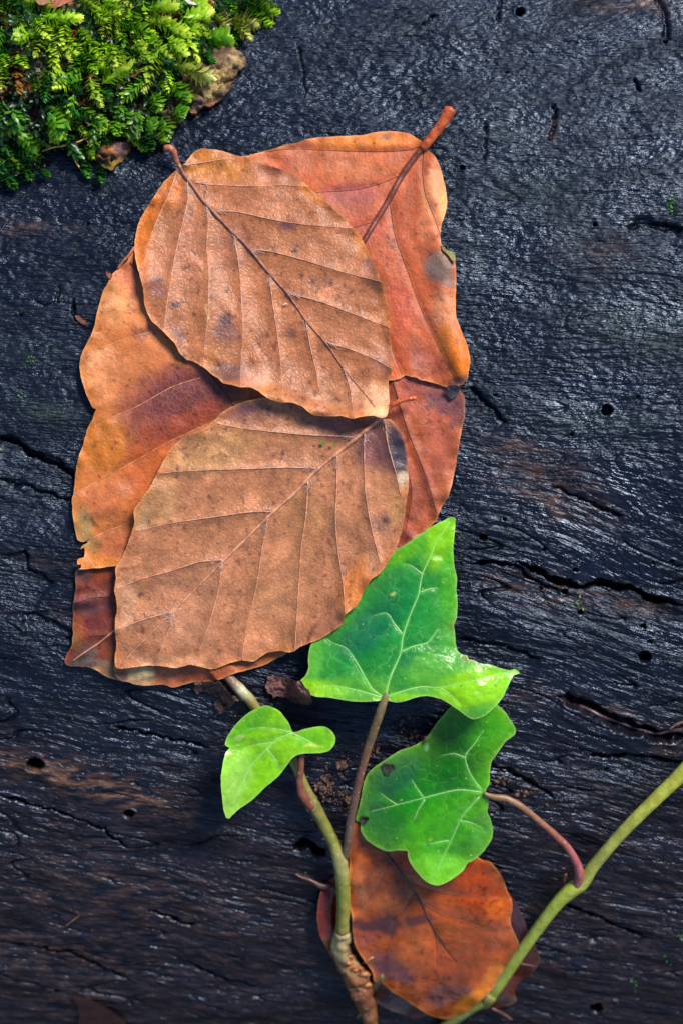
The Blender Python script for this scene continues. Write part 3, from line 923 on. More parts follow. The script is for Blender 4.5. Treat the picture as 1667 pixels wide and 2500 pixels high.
# knotted old wood of the stem
stem_obj('knotted_stem', [(836, 2274, 4.4, 20), (832, 2300, 4.0, 21), (838, 2335, 3.8, 24), (858, 2360, 3.8, 27), (872, 2385, 3.6, 31), (880, 2410, 3.6, 29), (888, 2440, 3.4, 25), (898, 2470, 3.2, 22), (904, 2500, 3.0, 19), (906, 2560, 3.0, 19)],
         [(0, (176, 158, 112)), (0.25, (150, 120, 78)), (0.4, (140, 84, 50)), (0.55, (120, 70, 46)), (0.75, (134, 88, 52)), (1, (140, 96, 52))], SPRIG, 0.42, 18, 5, label='knotted rough brown lower stem')
for pts, st in [([(900, 2425, 3.2, 9), (918, 2400, 4.2, 11), (930, 2385, 4.6, 12), (932, 2374, 4.6, 9)], [(0, (64, 52, 40)), (1, (110, 108, 66))]),
                ([(845, 2366, 5.6, 7), (860, 2358, 6.2, 7), (884, 2366, 6.0, 5)], [(0, (190, 120, 60)), (1, (170, 90, 56))]),
                ([(835, 2372, 5.4, 6), (855, 2362, 6.2, 6)], [(0, (190, 130, 74)), (1, (150, 90, 50))]),
                ([(885, 2352, 5.0, 2.5), (898, 2344, 5.6, 3), (910, 2337, 6, 2)], [(0, (120, 76, 60)), (1, (208, 170, 146))]),
                ([(862, 2402, 6.4, 5), (878, 2416, 6.6, 5)], [(0, (176, 120, 66)), (1, (150, 100, 60))]),
                ([(872, 2485, 3.0, 4), (884, 2474, 3.6, 5), (892, 2500, 3.4, 5)], [(0, (140, 96, 60)), (1, (168, 160, 70))])]:
    stem_obj('bud_scale', pts, st, SPRIG, 0.25, 10, 9)

def knobs(parent, spots):
    t_ = (1 + 5 ** .5) / 2
    iv = np.array([(-1, t_, 0), (1, t_, 0), (-1, -t_, 0), (1, -t_, 0), (0, -1, t_), (0, 1, t_), (0, -1, -t_), (0, 1, -t_), (t_, 0, -1), (t_, 0, 1), (-t_, 0, -1), (-t_, 0, 1)]) / math.sqrt(1 + t_ * t_)
    jf = np.array([(0, 11, 5), (0, 5, 1), (0, 1, 7), (0, 7, 10), (0, 10, 11), (1, 5, 9), (5, 11, 4), (11, 10, 2), (10, 7, 6), (7, 1, 8), (3, 9, 4), (3, 4, 2), (3, 2, 6), (3, 6, 8), (3, 8, 9), (4, 9, 5), (2, 4, 11), (6, 2, 10), (8, 6, 7), (9, 8, 1)])
    for (u, v, h, r) in spots:
        V = P(u, v, float(hs(HSM, u, v)) + h * 1e-3) + iv * r * 1.25 * S * RNG.uniform(0.6, 1.3, (12, 1)) * np.array([1.2, 0.7, 0.8])
        mesh_obj('bark_knob', V, jf, M_KNOB, parent, True)
M_KNOB = mat_stem('stem_bark_knob', [(176, 112, 60), (84, 46, 32), (214, 166, 104)], 0.55, scale=500)
knobs(SPRIG, [(846, 2352, 6.0, 12), (868, 2366, 6.4, 10), (888, 2380, 6.2, 13), (858, 2386, 6.4, 11), (874, 2398, 6.4, 10), (892, 2404, 5.6, 11), (862, 2412, 6.0, 10), (884, 2424, 5.8, 10), (880, 2440, 5.6, 9), (852, 2336, 5.8, 9), (842, 2318, 5.6, 8), (900, 2452, 5.0, 9), (896, 2470, 5.0, 8), (828, 2306, 5.6, 8)])

def ivy_leaf(parent, label, fr, outline, veins, heights, mats, surf_col, vr=(1.7, 0.8), vein_r_main=(2.2, 1.0), bumps=(), seed=0, holes=(), jag=0.9, stampit=True):
    out = roughen(catmull(zone(fr, outline), 4.5, True), jag, seed)
    vs_ = [catmull(zone(fr, q), 12) for q in veins]
    pts = np.array(heights, float); zp = zone(fr, pts[:, :2])
    zf = leaf_surface(out, None, vs_, 0, vein_amp=-0.00012, pleat=-0.0005, edge_amp=0.0003, low=0.0002, seed=seed, bumps=bumps, shape=tps(np.c_[zp, pts[:, 2] * 1e-3]))
    base = surface_colour(*surf_col)
    def colf(u, v):
        c = base(u, v)
        dv = np.full(u.shape, 1e9)
        for k, q in enumerate(vs_):
            dd, par, _ = dist_poly(q, u, v)
            dv = np.minimum(dv, dd + par * 3)
        w = 0.30 * np.exp(-(dv / 4.0) ** 2)
        c = c + (lin((150, 220, 120)) - c) * w[:, None]
        de, _, _ = dist_poly(out[::2], u, v, True)
        c = c + (lin((140, 200, 8)) - c) * (0.32 * np.exp(-de / 34.0))[:, None]
        c = c + (lin((176, 214, 120)) - c) * (0.35 * np.exp(-(de / 4.0) ** 2))[:, None]
        return c
    o = sheet('ivy_leaf', out, zf, colf, mats[0], parent, 3.4, 0.00022, label=label)
    for k, q in enumerate(veins):
        V, F = vein_tube(zone(fr, q), zf, *(vein_r_main if k == 0 else vr), sink=-0.5, step=8)
        mesh_obj('midrib' if k == 0 else 'side_vein', V, F, mats[1], o)
    for (hx, hy, r) in holes:
        p = zone(fr, [(hx, hy)])[0]
        an = np.linspace(0, 2 * np.pi, 15)[:-1]
        rr = r * fr[2] * (1 + 0.25 * np.sin(an * 3 + hx))
        ho = np.stack([p[0] + rr * np.cos(an), p[1] + rr * np.sin(an) * 0.9], 1)
        def zh(u, v, p=p, r=r * fr[2]): return zf(u, v) + 0.00015 + 0.0003 * sstep(0.2, 1.0, np.hypot(u - p[0], v - p[1]) / r)
        sheet('eaten_scar', ho, zh, surface_colour((36, 40, 26), [(p[0], p[1], r * fr[2] * .5, r * fr[2] * .5, 0, (12, 12, 12), 0.9)], PX, 2), M_BARK, o, 2.5, 0.0001)
    if stampit: stamp(out, zf)
    return o, zf

# small left leaf of the sprig
ivy_leaf(SPRIG, 'small rounded young ivy leaf', R6,
    [(425, 368), (412, 345), (395, 312), (357, 267), (320, 246), (285, 240), (240, 258), (190, 290), (140, 342), (106, 395), (98, 428), (118, 443), (100, 468), (85, 530), (78, 600), (82, 660), (90, 730), (104, 778), (116, 782), (160, 740), (230, 690), (290, 632), (350, 582), (392, 530), (420, 492), (460, 472), (540, 468), (590, 459), (618, 432), (625, 395), (606, 360), (570, 341), (520, 343), (470, 355)],
    [[(425, 370), (350, 400), (290, 455), (230, 520), (190, 590), (130, 725)], [(415, 366), (330, 350), (260, 346), (210, 352)], [(425, 376), (475, 398), (530, 430)], [(330, 418), (260, 425), (170, 450)], [(300, 450), (340, 500), (350, 540)]],
    [(425, 372, 8.2), (105, 775, 14.6), (190, 590, 11.8), (86, 560, 14.6), (110, 660, 14.8), (300, 540, 10.4), (340, 590, 10.6), (280, 440, 10.2), (110, 420, 10.5), (300, 260, 9.2), (230, 350, 9.4), (390, 330, 9.2), (600, 400, 8.5), (520, 405, 8.4), (500, 465, 9.4), (540, 345, 7.6)],
    (M_IVY, M_IVY_VEIN),
    ((118, 186, 8), [(230, 300, 150, 60, -40, (54, 146, 10), 0.8), (130, 400, 60, 60, 0, (74, 150, 34), 0.7), (120, 700, 60, 120, 10, (150, 196, 84), 0.7), (160, 560, 80, 120, 0, (150, 196, 92), 0.5), (520, 400, 100, 50, 0, (92, 176, 26), 0.8), (165, 390, 26, 14, -20, (170, 180, 110), 0.6), (520, 432, 50, 8, 0, (206, 196, 100), 0.7), (425, 372, 14, 14, 0, (120, 70, 40), 0.9)], R6, 10),  # pale blobs on the lower-left lobe paint in its sheen
    seed=21)
stem_obj('petiole', [(762, 1972, 4.2, 13), (748, 1955, 5.2, 12), (736, 1935, 6.2, 10.5), (731, 1905, 6.8, 8.5), (735, 1870, 7.4, 8.2), (736, 1840, 7.0, 7.5), (729, 1812, 6.8, 6), (720, 1794, 7.0, 4)],
         [(0, (128, 76, 56)), (0.4, (140, 78, 62)), (0.7, (134, 82, 62)), (1, (118, 90, 54))], SPRIG, 0.08, 12)

# ---- beech leaves of the stack, lower layers
beech_leaf('dark maroon leaf with a grey mouldy tip, lowest left of the stack', R7,
    [(632, 1310), (622, 1380), (622, 1440), (618, 1500), (610, 1560), (598, 1605), (597, 1640), (602, 1700), (598, 1760), (600, 1850), (592, 1925), (575, 1965), (548, 2010), (533, 2050), (540, 2085), (580, 2105), (640, 2108), (700, 2112), (760, 2122), (810, 2150), (860, 2182), (920, 2205), (1000, 2228), (1100, 2200), (1300, 2100), (1400, 1700), (1350, 1400), (1100, 1270), (800, 1280)],
    [(1200, 1620), (1080, 1715), (950, 1805), (800, 1925), (700, 1990), (600, 2060)], [[(1000, 1520), (850, 1535), (750, 1545), (620, 1590)], [(950, 1830), (900, 1850), (800, 1850), (740, 1860)]],
    None, (M_BEECH_RED, M_VEIN_ROSE, M_VEIN_RED, M_STALK_DARK),
    ((124, 52, 36), [(720, 1600, 160, 80, 0, (128, 78, 84), 0.8), (830, 1560, 170, 60, 0, (106, 44, 40), 0.7), (800, 1340, 150, 90, 0, (150, 62, 24), 0.8), (680, 1360, 80, 60, 0, (84, 52, 56), 0.8), (620, 1900, 60, 80, 0, (110, 76, 40), 0.9), (700, 2010, 180, 70, -30, (88, 72, 66), 0.95), (860, 2120, 130, 80, 25, (126, 104, 76), 0.95), (700, 2080, 120, 50, 0, (86, 74, 70), 0.9), (780, 1760, 90, 90, 0, (112, 42, 48), 0.7), (650, 1800, 50, 100, 0, (150, 70, 30), 0.8), (960, 2150, 70, 90, 0, (130, 104, 84), 0.9), (880, 1960, 90, 50, 0, (140, 66, 34), 0.8)], R7, 18),
    0.0008, dict(edge_amp=0.0012, low=0.0008, seed=13, bumps=[(185, 1470, 60, 14, 0, 0.0012)]), (3, 2), (1.8, 1.0))

beech_leaf('russet leaf edge with a cream mouldy patch, peeking out below the tan leaf', PX,
    [(284, 1652), (297, 1662), (312, 1665), (335, 1672), (356, 1674), (400, 1672), (420, 1679), (436, 1676), (452, 1671), (480, 1665), (530, 1661), (580, 1642), (640, 1626), (680, 1606), (700, 1593), (706, 1560), (640, 1500), (520, 1480), (400, 1500), (310, 1560), (280, 1620)],
    None, [[(420, 1560), (470, 1610), (520, 1645)], [(560, 1540), (600, 1590), (620, 1620)]], None, (M_BEECH_RED, M_VEIN_RED, M_VEIN_RED, M_STALK_DARK),
    ((176, 92, 60), [(345, 1650, 36, 30, 0, (206, 180, 130), 0.95), (300, 1655, 16, 20, 0, (112, 90, 84), 0.8), (410, 1660, 40, 30, 0, (206, 116, 80), 0.8), (620, 1620, 100, 40, -20, (176, 92, 40), 0.8), (500, 1650, 70, 20, -10, (164, 74, 40), 0.6)], PX, 10),
    0.0006, dict(edge_amp=0.0009, low=0.0006, seed=17), vein_r=(1.8, 0.9))

beech_leaf('bright orange leaf with torn left margin, under the left of the stack', PX,
    [(335, 612), (310, 638), (292, 655), (276, 668), (264, 690), (251, 715), (243, 742), (235, 772), (232, 793), (221, 822), (209, 845), (199, 866), (195, 886), (196, 906), (202, 935), (212, 963), (222, 985), (229, 996), (236, 999), (231, 1008), (226, 1025), (215, 1045), (205, 1080), (194, 1112), (187, 1142), (184, 1172), (181, 1202), (177, 1216), (177, 1242), (180, 1272), (186, 1302), (191, 1319), (205, 1323), (214, 1318), (220, 1314), (213, 1326), (203, 1331), (197, 1341), (206, 1337), (208, 1348), (206, 1360), (197, 1363), (190, 1366), (190, 1378), (199, 1378), (198, 1386), (192, 1390), (236, 1387), (282, 1382), (340, 1370), (470, 1290), (610, 1150), (660, 1010), (640, 900), (520, 700), (430, 610)],
    [(320, 640), (400, 760), (500, 900), (580, 1000), (640, 1080)], [[(245, 852), (300, 830), (350, 815), (420, 800)], [(228, 1044), (290, 1012), (340, 990), (420, 945), (490, 922)], [(182, 1208), (250, 1170), (340, 1120), (420, 1075), (520, 1030)], [(212, 1322), (265, 1295), (320, 1275), (420, 1210)]],
    [(329, 604), (316, 622), (300, 640), (288, 656)], (M_BEECH_ORANGE, M_VEIN_RED, M_VEIN_PALE, M_STALK_DULL),
    ((206, 118, 56), [(320, 680, 50, 50, 0, (186, 92, 60), 0.9), (340, 760, 70, 90, 0, (206, 116, 66), 0.5), (280, 740, 50, 60, 0, (222, 146, 86), 0.8), (250, 900, 60, 60, 0, (220, 146, 88), 0.6), (330, 900, 110, 60, -20, (196, 112, 66), 0.6), (430, 985, 170, 95, -28, (134, 58, 52), 0.85), (470, 960, 150, 70, -15, (116, 52, 54), 0.9), (400, 1060, 190, 34, -30, (150, 62, 36), 0.85), (360, 1140, 90, 60, -30, (188, 84, 32), 0.8),  # dark red-purple centre has the shadow side painted in
      (250, 1090, 70, 80, -30, (200, 112, 30), 0.8), (260, 1220, 80, 40, -25, (206, 112, 66), 0.8), (200, 1280, 30, 50, 0, (168, 140, 84), 0.85), (225, 1330, 30, 20, 0, (170, 130, 70), 0.8), (290, 1330, 50, 40, 0, (170, 84, 46), 0.7), (240, 1370, 70, 16, 0, (206, 120, 40), 0.8), (350, 810, 30, 20, 0, (110, 60, 66), 0.5), (330, 1280, 30, 90, 10, (176, 74, 26), 0.6), (225, 1200, 50, 20, -25, (216, 124, 70), .6)], PX, 20),
    0.0014, dict(edge_amp=0.0011, low=0.0011, seed=23, vein_amp=-0.0002, pleat=-0.0004, bumps=[(205, 900, 40, 130, 10, 0.0014), (250, 1230, 90, 30, -28, 0.0009)]), (3, 2), (1.4, 0.7), (4.2, 3.8, 3.6, 3.0), stalk_dz=(0.6, 0.6, 0.4, 0.1))

beech_leaf('reddish leaf with a purple stained top, lower right of the stack behind the ivy tip', R3,
    [(820, 1440), (950, 1450), (1060, 1500), (1130, 1520), (1176, 1545), (1194, 1590), (1192, 1680), (1178, 1740), (1168, 1800), (1152, 1900), (1132, 2000), (1108, 2080), (1075, 2130), (1052, 2190), (1010, 2230), (960, 2265), (900, 2312), (850, 2355), (790, 2390), (700, 2300), (640, 2000), (700, 1650)],
    None, [[(835, 1490), (880, 1650), (925, 1780), (965, 1880), (1010, 2000), (1052, 2150)], [(900, 1900), (930, 2050), (900, 2240)]], None, (M_BEECH_RED, M_VEIN_RED, M_VEIN_RED, M_STALK_DARK),
    ((182, 90, 62), [(1110, 1600, 120, 70, 20, (112, 72, 80), 0.85), (960, 1520, 110, 50, 20, (140, 66, 62), 0.7), (1100, 1800, 70, 160, 8, (192, 98, 70), 0.8), (960, 1780, 60, 160, -10, (172, 84, 40), 0.7), (930, 2100, 50, 160, 20, (150, 76, 50), 0.7), (1060, 2060, 60, 90, 20, (176, 96, 54), 0.7), (890, 2300, 90, 60, -30, (140, 66, 66), 0.8), (1150, 1700, 40, 40, 0, (110, 76, 84), 0.6)], R3),
    0.0012, dict(edge_amp=0.0011, low=0.0009, seed=31, bumps=[(1110, 1080, 40, 190, 8, 0.001)]), vein_r=(1.3, 0.7))

beech_leaf('russet leaf with a thick orange stalk and grey spot, right back of the stack', R3,
    [(1003, 330), (1042, 370), (1070, 420), (1086, 480), (1100, 540), (1106, 600), (1096, 660), (1080, 710), (1072, 758), (1080, 812), (1110, 852), (1145, 900), (1151, 960), (1150, 1040), (1148, 1120), (1154, 1180), (1172, 1230), (1197, 1290), (1215, 1350), (1220, 1400), (1213, 1450), (1208, 1482), (1185, 1508), (1160, 1518), (1110, 1526), (1060, 1510), (1022, 1500), (1000, 1492), (975, 1490), (950, 1476), (925, 1474), (900, 1466), (840, 1490), (700, 1480), (560, 1300), (380, 1100), (160, 800), (40, 520), (70, 385), (120, 366), (200, 345), (280, 320), (365, 302), (400, 287), (480, 276), (600, 270), (690, 265), (760, 249), (850, 246), (920, 260), (960, 283), (988, 303)],
    [(994, 318), (950, 370), (880, 470), (820, 580), (760, 680), (690, 795), (600, 930), (500, 1080)],
    [[(965, 322), (920, 338), (800, 347), (600, 345), (340, 335), (200, 350)], [(868, 468), (780, 505), (650, 538), (450, 552), (330, 560)], [(765, 690), (650, 725), (500, 760)], [(990, 350), (985, 450), (998, 560), (1050, 700), (1076, 780)], [(822, 605), (848, 770), (915, 960), (972, 1120), (1060, 1310), (1150, 1490)], [(690, 820), (720, 1000), (800, 1250), (880, 1460)]],
    [(1122, 136), (1104, 170), (1075, 215), (1040, 262), (1005, 305), (985, 330)], (M_BEECH_RED, M_VEIN_RED, M_VEIN_RED, M_STALK),
    ((196, 96, 56), [(700, 300, 330, 42, -3, (216, 122, 40), 0.9), (300, 340, 180, 36, -14, (186, 98, 62), 0.8), (650, 420, 260, 70, 0, (200, 108, 62), 0.85), (480, 500, 160, 40, 10, (206, 96, 40), 0.7), (900, 300, 70, 40, 0, (206, 106, 50), 0.5), (800, 285, 30, 16, -15, (110, 100, 90), 0.7), (620, 560, 160, 60, 0, (160, 76, 74), 0.7), (720, 700, 100, 90, 0, (176, 76, 52), 0.7),
      (1060, 560, 80, 160, 0, (228, 148, 96), 0.85), (1020, 700, 60, 130, 10, (220, 132, 90), 0.7), (1090, 640, 30, 90, 5, (236, 186, 110), 0.8), (1070, 920, 95, 85, 10, (128, 108, 98), 0.95), (1120, 1000, 60, 30, 0, (120, 100, 96), 0.7), (1090, 1130, 70, 110, 0, (222, 140, 92), 0.85), (1110, 1290, 70, 80, -20, (220, 124, 40), 0.8), (1170, 1390, 60, 110, -8, (226, 116, 14), 0.95), (940, 1000, 50, 120, -15, (206, 96, 44), 0.5),  # peach right strip paints the light on the upturned fold
      (1000, 1400, 110, 80, 20, (160, 74, 60), 0.6), (1150, 1500, 70, 24, -10, (112, 80, 84), 0.8), (870, 1300, 60, 200, -10, (196, 82, 40), 0.6), (880, 1100, 70, 130, -10, (188, 72, 50), 0.6)], R3, 14),
    0.0012, dict(edge_amp=0.0010, low=0.0008, seed=37, vein_amp=-0.0003, pleat=-0.0003, mid_amp=0.0001, bumps=[(1065, 520, 40, 140, -8, 0.0028), (1090, 760, 40, 120, -5, 0.0020), (1125, 880, 40, 80, -14, 0.0034), (900, 345, 170, 30, 0, 0.0012)]),
    (8.5, 5.5), (1.5, 0.8), (15.5, 14, 12.5, 12, 12, 10.5), stalk_dz=(2.2, 2.0, 1.6, 1.0, 0.4, 0))

# ---- right-hand vine with the darker leaf
VINE = thing('ivy_vine', 'thick yellow-green ivy vine crossing the bottom right corner with one deep green leaf', 'ivy vine', P(1415, 2170, -0.016), 'ivy sprigs')
stem_obj('stem', [(1040, 2545, 3.0, 15), (1095, 2500, 3.6, 15), (1150, 2462, 4.2, 14.5), (1190, 2435, 4.6, 17), (1215, 2405, 4.9, 17), (1260, 2340, 5.0, 15.5), (1310, 2270, 5.4, 15.5), (1360, 2205, 5.8, 17), (1395, 2172, 6.0, 20.5), (1420, 2155, 6.2, 19), (1450, 2112, 6.4, 15.5), (1520, 2030, 6.6, 15.5), (1600, 1950, 6.8, 17), (1667, 1885, 7.0, 19), (1740, 1800, 7.0, 19)],
         [(0, (126, 128, 70)), (0.12, (110, 128, 56)), (0.2, (150, 166, 60)), (0.45, (158, 176, 64)), (0.52, (168, 182, 66)), (0.6, (150, 160, 76)), (0.8, (180, 186, 72)), (1, (172, 178, 60))], VINE, 0.03, 16, 7)
stem_obj('node_scale', [(1182, 2452, 4.6, 14), (1192, 2436, 5.0, 19.5), (1200, 2425, 5.0, 17)], [(0, (120, 110, 60)), (1, (146, 146, 76))], VINE, 0.15)
stem_obj('petiole', [(1408, 2168, 6.6, 14), (1414, 2140, 7.4, 12.5), (1408, 2110, 8.0, 10.5), (1385, 2070, 8.4, 9.5), (1350, 2035, 8.6, 9), (1310, 2000, 8.6, 8.5), (1270, 1968, 8.6, 8.5), (1235, 1950, 8.6, 8.5), (1205, 1946, 8.5, 8.5), (1180, 1938, 8.4, 5)],
         [(0, (164, 96, 96)), (0.2, (166, 88, 92)), (0.45, (136, 84, 64)), (0.8, (140, 104, 76)), (1, (112, 88, 60))], VINE, 0.09, 12, 4, label='reddish curved leaf stalk')
ivy_leaf(VINE, 'deep green ivy leaf with two eaten scars', R6,
    [(1392, 234), (1430, 264), (1462, 310), (1485, 350), (1480, 380), (1440, 410), (1402, 463), (1370, 510), (1362, 560), (1360, 612), (1342, 652), (1357, 700), (1350, 745), (1364, 780), (1376, 830), (1370, 880), (1330, 940), (1290, 976), (1255, 996), (1234, 1030), (1180, 1072), (1120, 1101), (1062, 1086), (1020, 1046), (985, 1000), (970, 962), (966, 937), (920, 934), (870, 938), (820, 916), (770, 880), (746, 840), (744, 800), (722, 788), (724, 770), (735, 730), (747, 680), (760, 610), (782, 560), (830, 520), (880, 488), (930, 456), (1010, 426), (1062, 388), (1110, 320), (1160, 262), (1200, 225), (1280, 205), (1340, 210)],
    [[(1322, 655), (1220, 643), (1130, 660), (1030, 686), (900, 720), (790, 748)], [(1320, 642), (1270, 570), (1244, 485), (1290, 420), (1330, 360)], [(1312, 676), (1230, 770), (1180, 880), (1140, 960), (1105, 1040)], [(1045, 682), (1010, 630), (990, 595)], [(1165, 885), (1120, 893), (1060, 905)], [(1246, 490), (1190, 470), (1130, 480)], [(1050, 690), (1020, 740), (1000, 790)], [(1215, 790), (1270, 800), (1330, 830)], [(920, 715), (880, 690), (840, 660)]],
    [(1325, 655, 8.3), (1130, 660, 7.6), (900, 720, 7.4), (735, 770, 4.6), (840, 530, 5.0), (1020, 430, 4.8), (1000, 560, 6.6), (1245, 490, 6.6), (1180, 290, 3.0), (1400, 240, 4.0), (1480, 360, 4.2), (1330, 360, 5.4), (1370, 520, 6.6), (1230, 770, 8.8), (1370, 840, 6.6), (1110, 1095, 12.6), (1070, 1040, 12.8), (1150, 960, 9.6), (1000, 1010, 11.6), (1240, 1010, 8.8), (900, 860, 7.6), (820, 900, 5.8), (1060, 800, 8.8)],
    (M_IVY_DARK, M_IVY_VEIN),
    ((20, 122, 8), [(1180, 480, 190, 150, 0, (2, 88, 8), 0.85), (900, 560, 160, 110, -30, (0, 82, 54), 0.9), (790, 700, 70, 160, 0, (4, 104, 50), 0.75), (1360, 330, 140, 90, -40, (44, 140, 10), 0.85), (1150, 800, 240, 120, -20, (64, 162, 6), 0.85), (1130, 1030, 160, 90, 0, (96, 182, 36), 0.9), (1330, 860, 60, 120, 0, (74, 162, 50), 0.7), (1240, 330, 80, 80, 0, (42, 130, 22), 0.6), (900, 850, 120, 60, 10, (26, 134, 30), 0.6), (1075, 880, 8, 6, 0, (190, 190, 50), 0.9), (1065, 440, 12, 20, 0, (130, 180, 150), 0.6)], R6, 10),  # lower lobe lightened to paint in sheen
    vr=(1.8, 0.8), vein_r_main=(2.2, 0.9), seed=9, holes=[(876, 542, 30), (763, 786, 20)])

# ---- the big ivy leaf slides under the tan leaf
BIG, ZBIG = ivy_leaf(SPRIG, 'large pointed ivy leaf tucked under the tan leaf', R5,
    [(1022, 106), (1036, 112), (1040, 130), (1035, 200), (1026, 300), (1031, 400), (1048, 480), (1045, 560), (1053, 640), (1045, 735), (1030, 775), (1036, 820), (1040, 880), (1052, 930), (1080, 955), (1112, 962), (1120, 982), (1150, 992), (1190, 1010), (1250, 1018), (1330, 1044), (1380, 1052), (1406, 1044), (1436, 1070), (1398, 1086), (1370, 1140), (1330, 1222), (1290, 1272), (1230, 1328), (1170, 1355), (1130, 1351), (1070, 1310), (1010, 1266), (950, 1232), (870, 1213), (800, 1220), (740, 1240), (680, 1252), (640, 1246), (610, 1234), (570, 1241), (500, 1247), (400, 1245), (320, 1232), (250, 1221), (180, 1215), (120, 1190), (85, 1150), (80, 1124), (115, 1086), (134, 1040), (134, 980), (146, 905), (200, 800), (330, 670), (430, 530), (550, 400), (650, 325), (750, 264), (830, 206), (900, 160), (960, 132), (998, 110)],
    [[(606, 1216), (640, 1090), (700, 950), (715, 850), (760, 710), (810, 590), (835, 460), (890, 340), (920, 260), (970, 190), (1005, 135)],
     [(590, 1216), (520, 1160), (440, 1020), (370, 920), (285, 885), (250, 860)], [(582, 1220), (430, 1175), (300, 1150), (220, 1150)], [(622, 1214), (720, 1180), (830, 1155), (940, 1160), (1060, 1135), (1160, 1115), (1300, 1075), (1400, 1058)],
     [(940, 1160), (1010, 1205), (1060, 1250)], [(704, 940), (780, 905), (870, 880), (930, 800)], [(716, 835), (660, 762), (615, 700), (530, 718)], [(820, 572), (880, 550), (930, 545)], [(838, 460), (770, 410), (730, 395)], [(892, 350), (950, 352)]],
    [(606, 1222, 12.6), (700, 950, 10.2), (810, 590, 7.8), (900, 300, 6.6), (1020, 115, 5.4), (480, 720, 6.6), (230, 880, 6.4), (90, 1130, 8.8), (300, 1060, 9.6), (330, 1230, 12.2), (960, 700, 7.0), (1040, 500, 5.8), (940, 950, 9.4), (1060, 930, 8.0), (1200, 1110, 12.6), (1430, 1068, 8.0), (1160, 1350, 13.2), (1130, 1240, 13.8), (1290, 1240, 11.6), (860, 1210, 12.6), (760, 1120, 11.8), (480, 1160, 11.8), (600, 450, 6.0), (150, 1190, 10.8)],
    (M_IVY, M_IVY_VEIN),
    ((22, 128, 46), [(960, 230, 110, 230, 18, (118, 188, 2), 0.95), (1000, 520, 60, 240, 0, (36, 146, 26), 0.85), (720, 330, 150, 60, -32, (70, 160, 8), 0.75), (500, 800, 260, 120, -45, (4, 100, 70), 0.8), (640, 620, 160, 200, 10, (6, 114, 56), 0.7), (200, 1160, 200, 60, 5, (132, 194, 16), 0.9), (450, 1150, 200, 80, 0, (84, 164, 50), 0.6), (900, 1060, 200, 120, 0, (86, 166, 44), 0.6), (1180, 1160, 270, 130, -10, (130, 196, 4), 0.95), (720, 1220, 200, 30, 0, (118, 192, 16), 0.75),  # teal middle blobs paint in reflected sky
      (170, 1000, 60, 120, 0, (70, 164, 60), 0.6), (730, 990, 50, 60, 20, (26, 104, 66), 0.55), (1032, 772, 22, 36, 0, (96, 56, 56), 0.95), (1095, 985, 40, 22, 20, (110, 56, 60), 0.95), (1150, 1000, 40, 16, 10, (130, 96, 50), 0.8), (648, 585, 18, 10, -15, (172, 186, 110), 0.9), (604, 1220, 20, 26, 0, (96, 70, 50), 0.9), (700, 356, 12, 10, 0, (150, 170, 30), 0.8), (186, 1190, 12, 8, 0, (220, 200, 110), 0.8)], R5, 12),
    vr=(1.9, 0.8), vein_r_main=(2.7, 1.2), seed=5, bumps=[(1170, 1735, 60, 40, -20, 0.0012)])
stem_obj('petiole', [(836, 2110, 5.2, 10), (848, 2060, 6.4, 9.5), (854, 2010, 7.2, 10.5), (866, 1950, 8.0, 10.5), (882, 1880, 9.0, 10.5), (900, 1820, 10.2, 10.5), (915, 1775, 11.2, 11), (930, 1730, 12.0, 11), (938, 1708, 12.4, 9), (944, 1694, 12.6, 5)],
         [(0, (96, 78, 58)), (0.3, (110, 84, 74)), (0.55, (124, 76, 62)), (0.75, (118, 96, 66)), (1, (128, 112, 76))], SPRIG, 0.12, 12, 3)

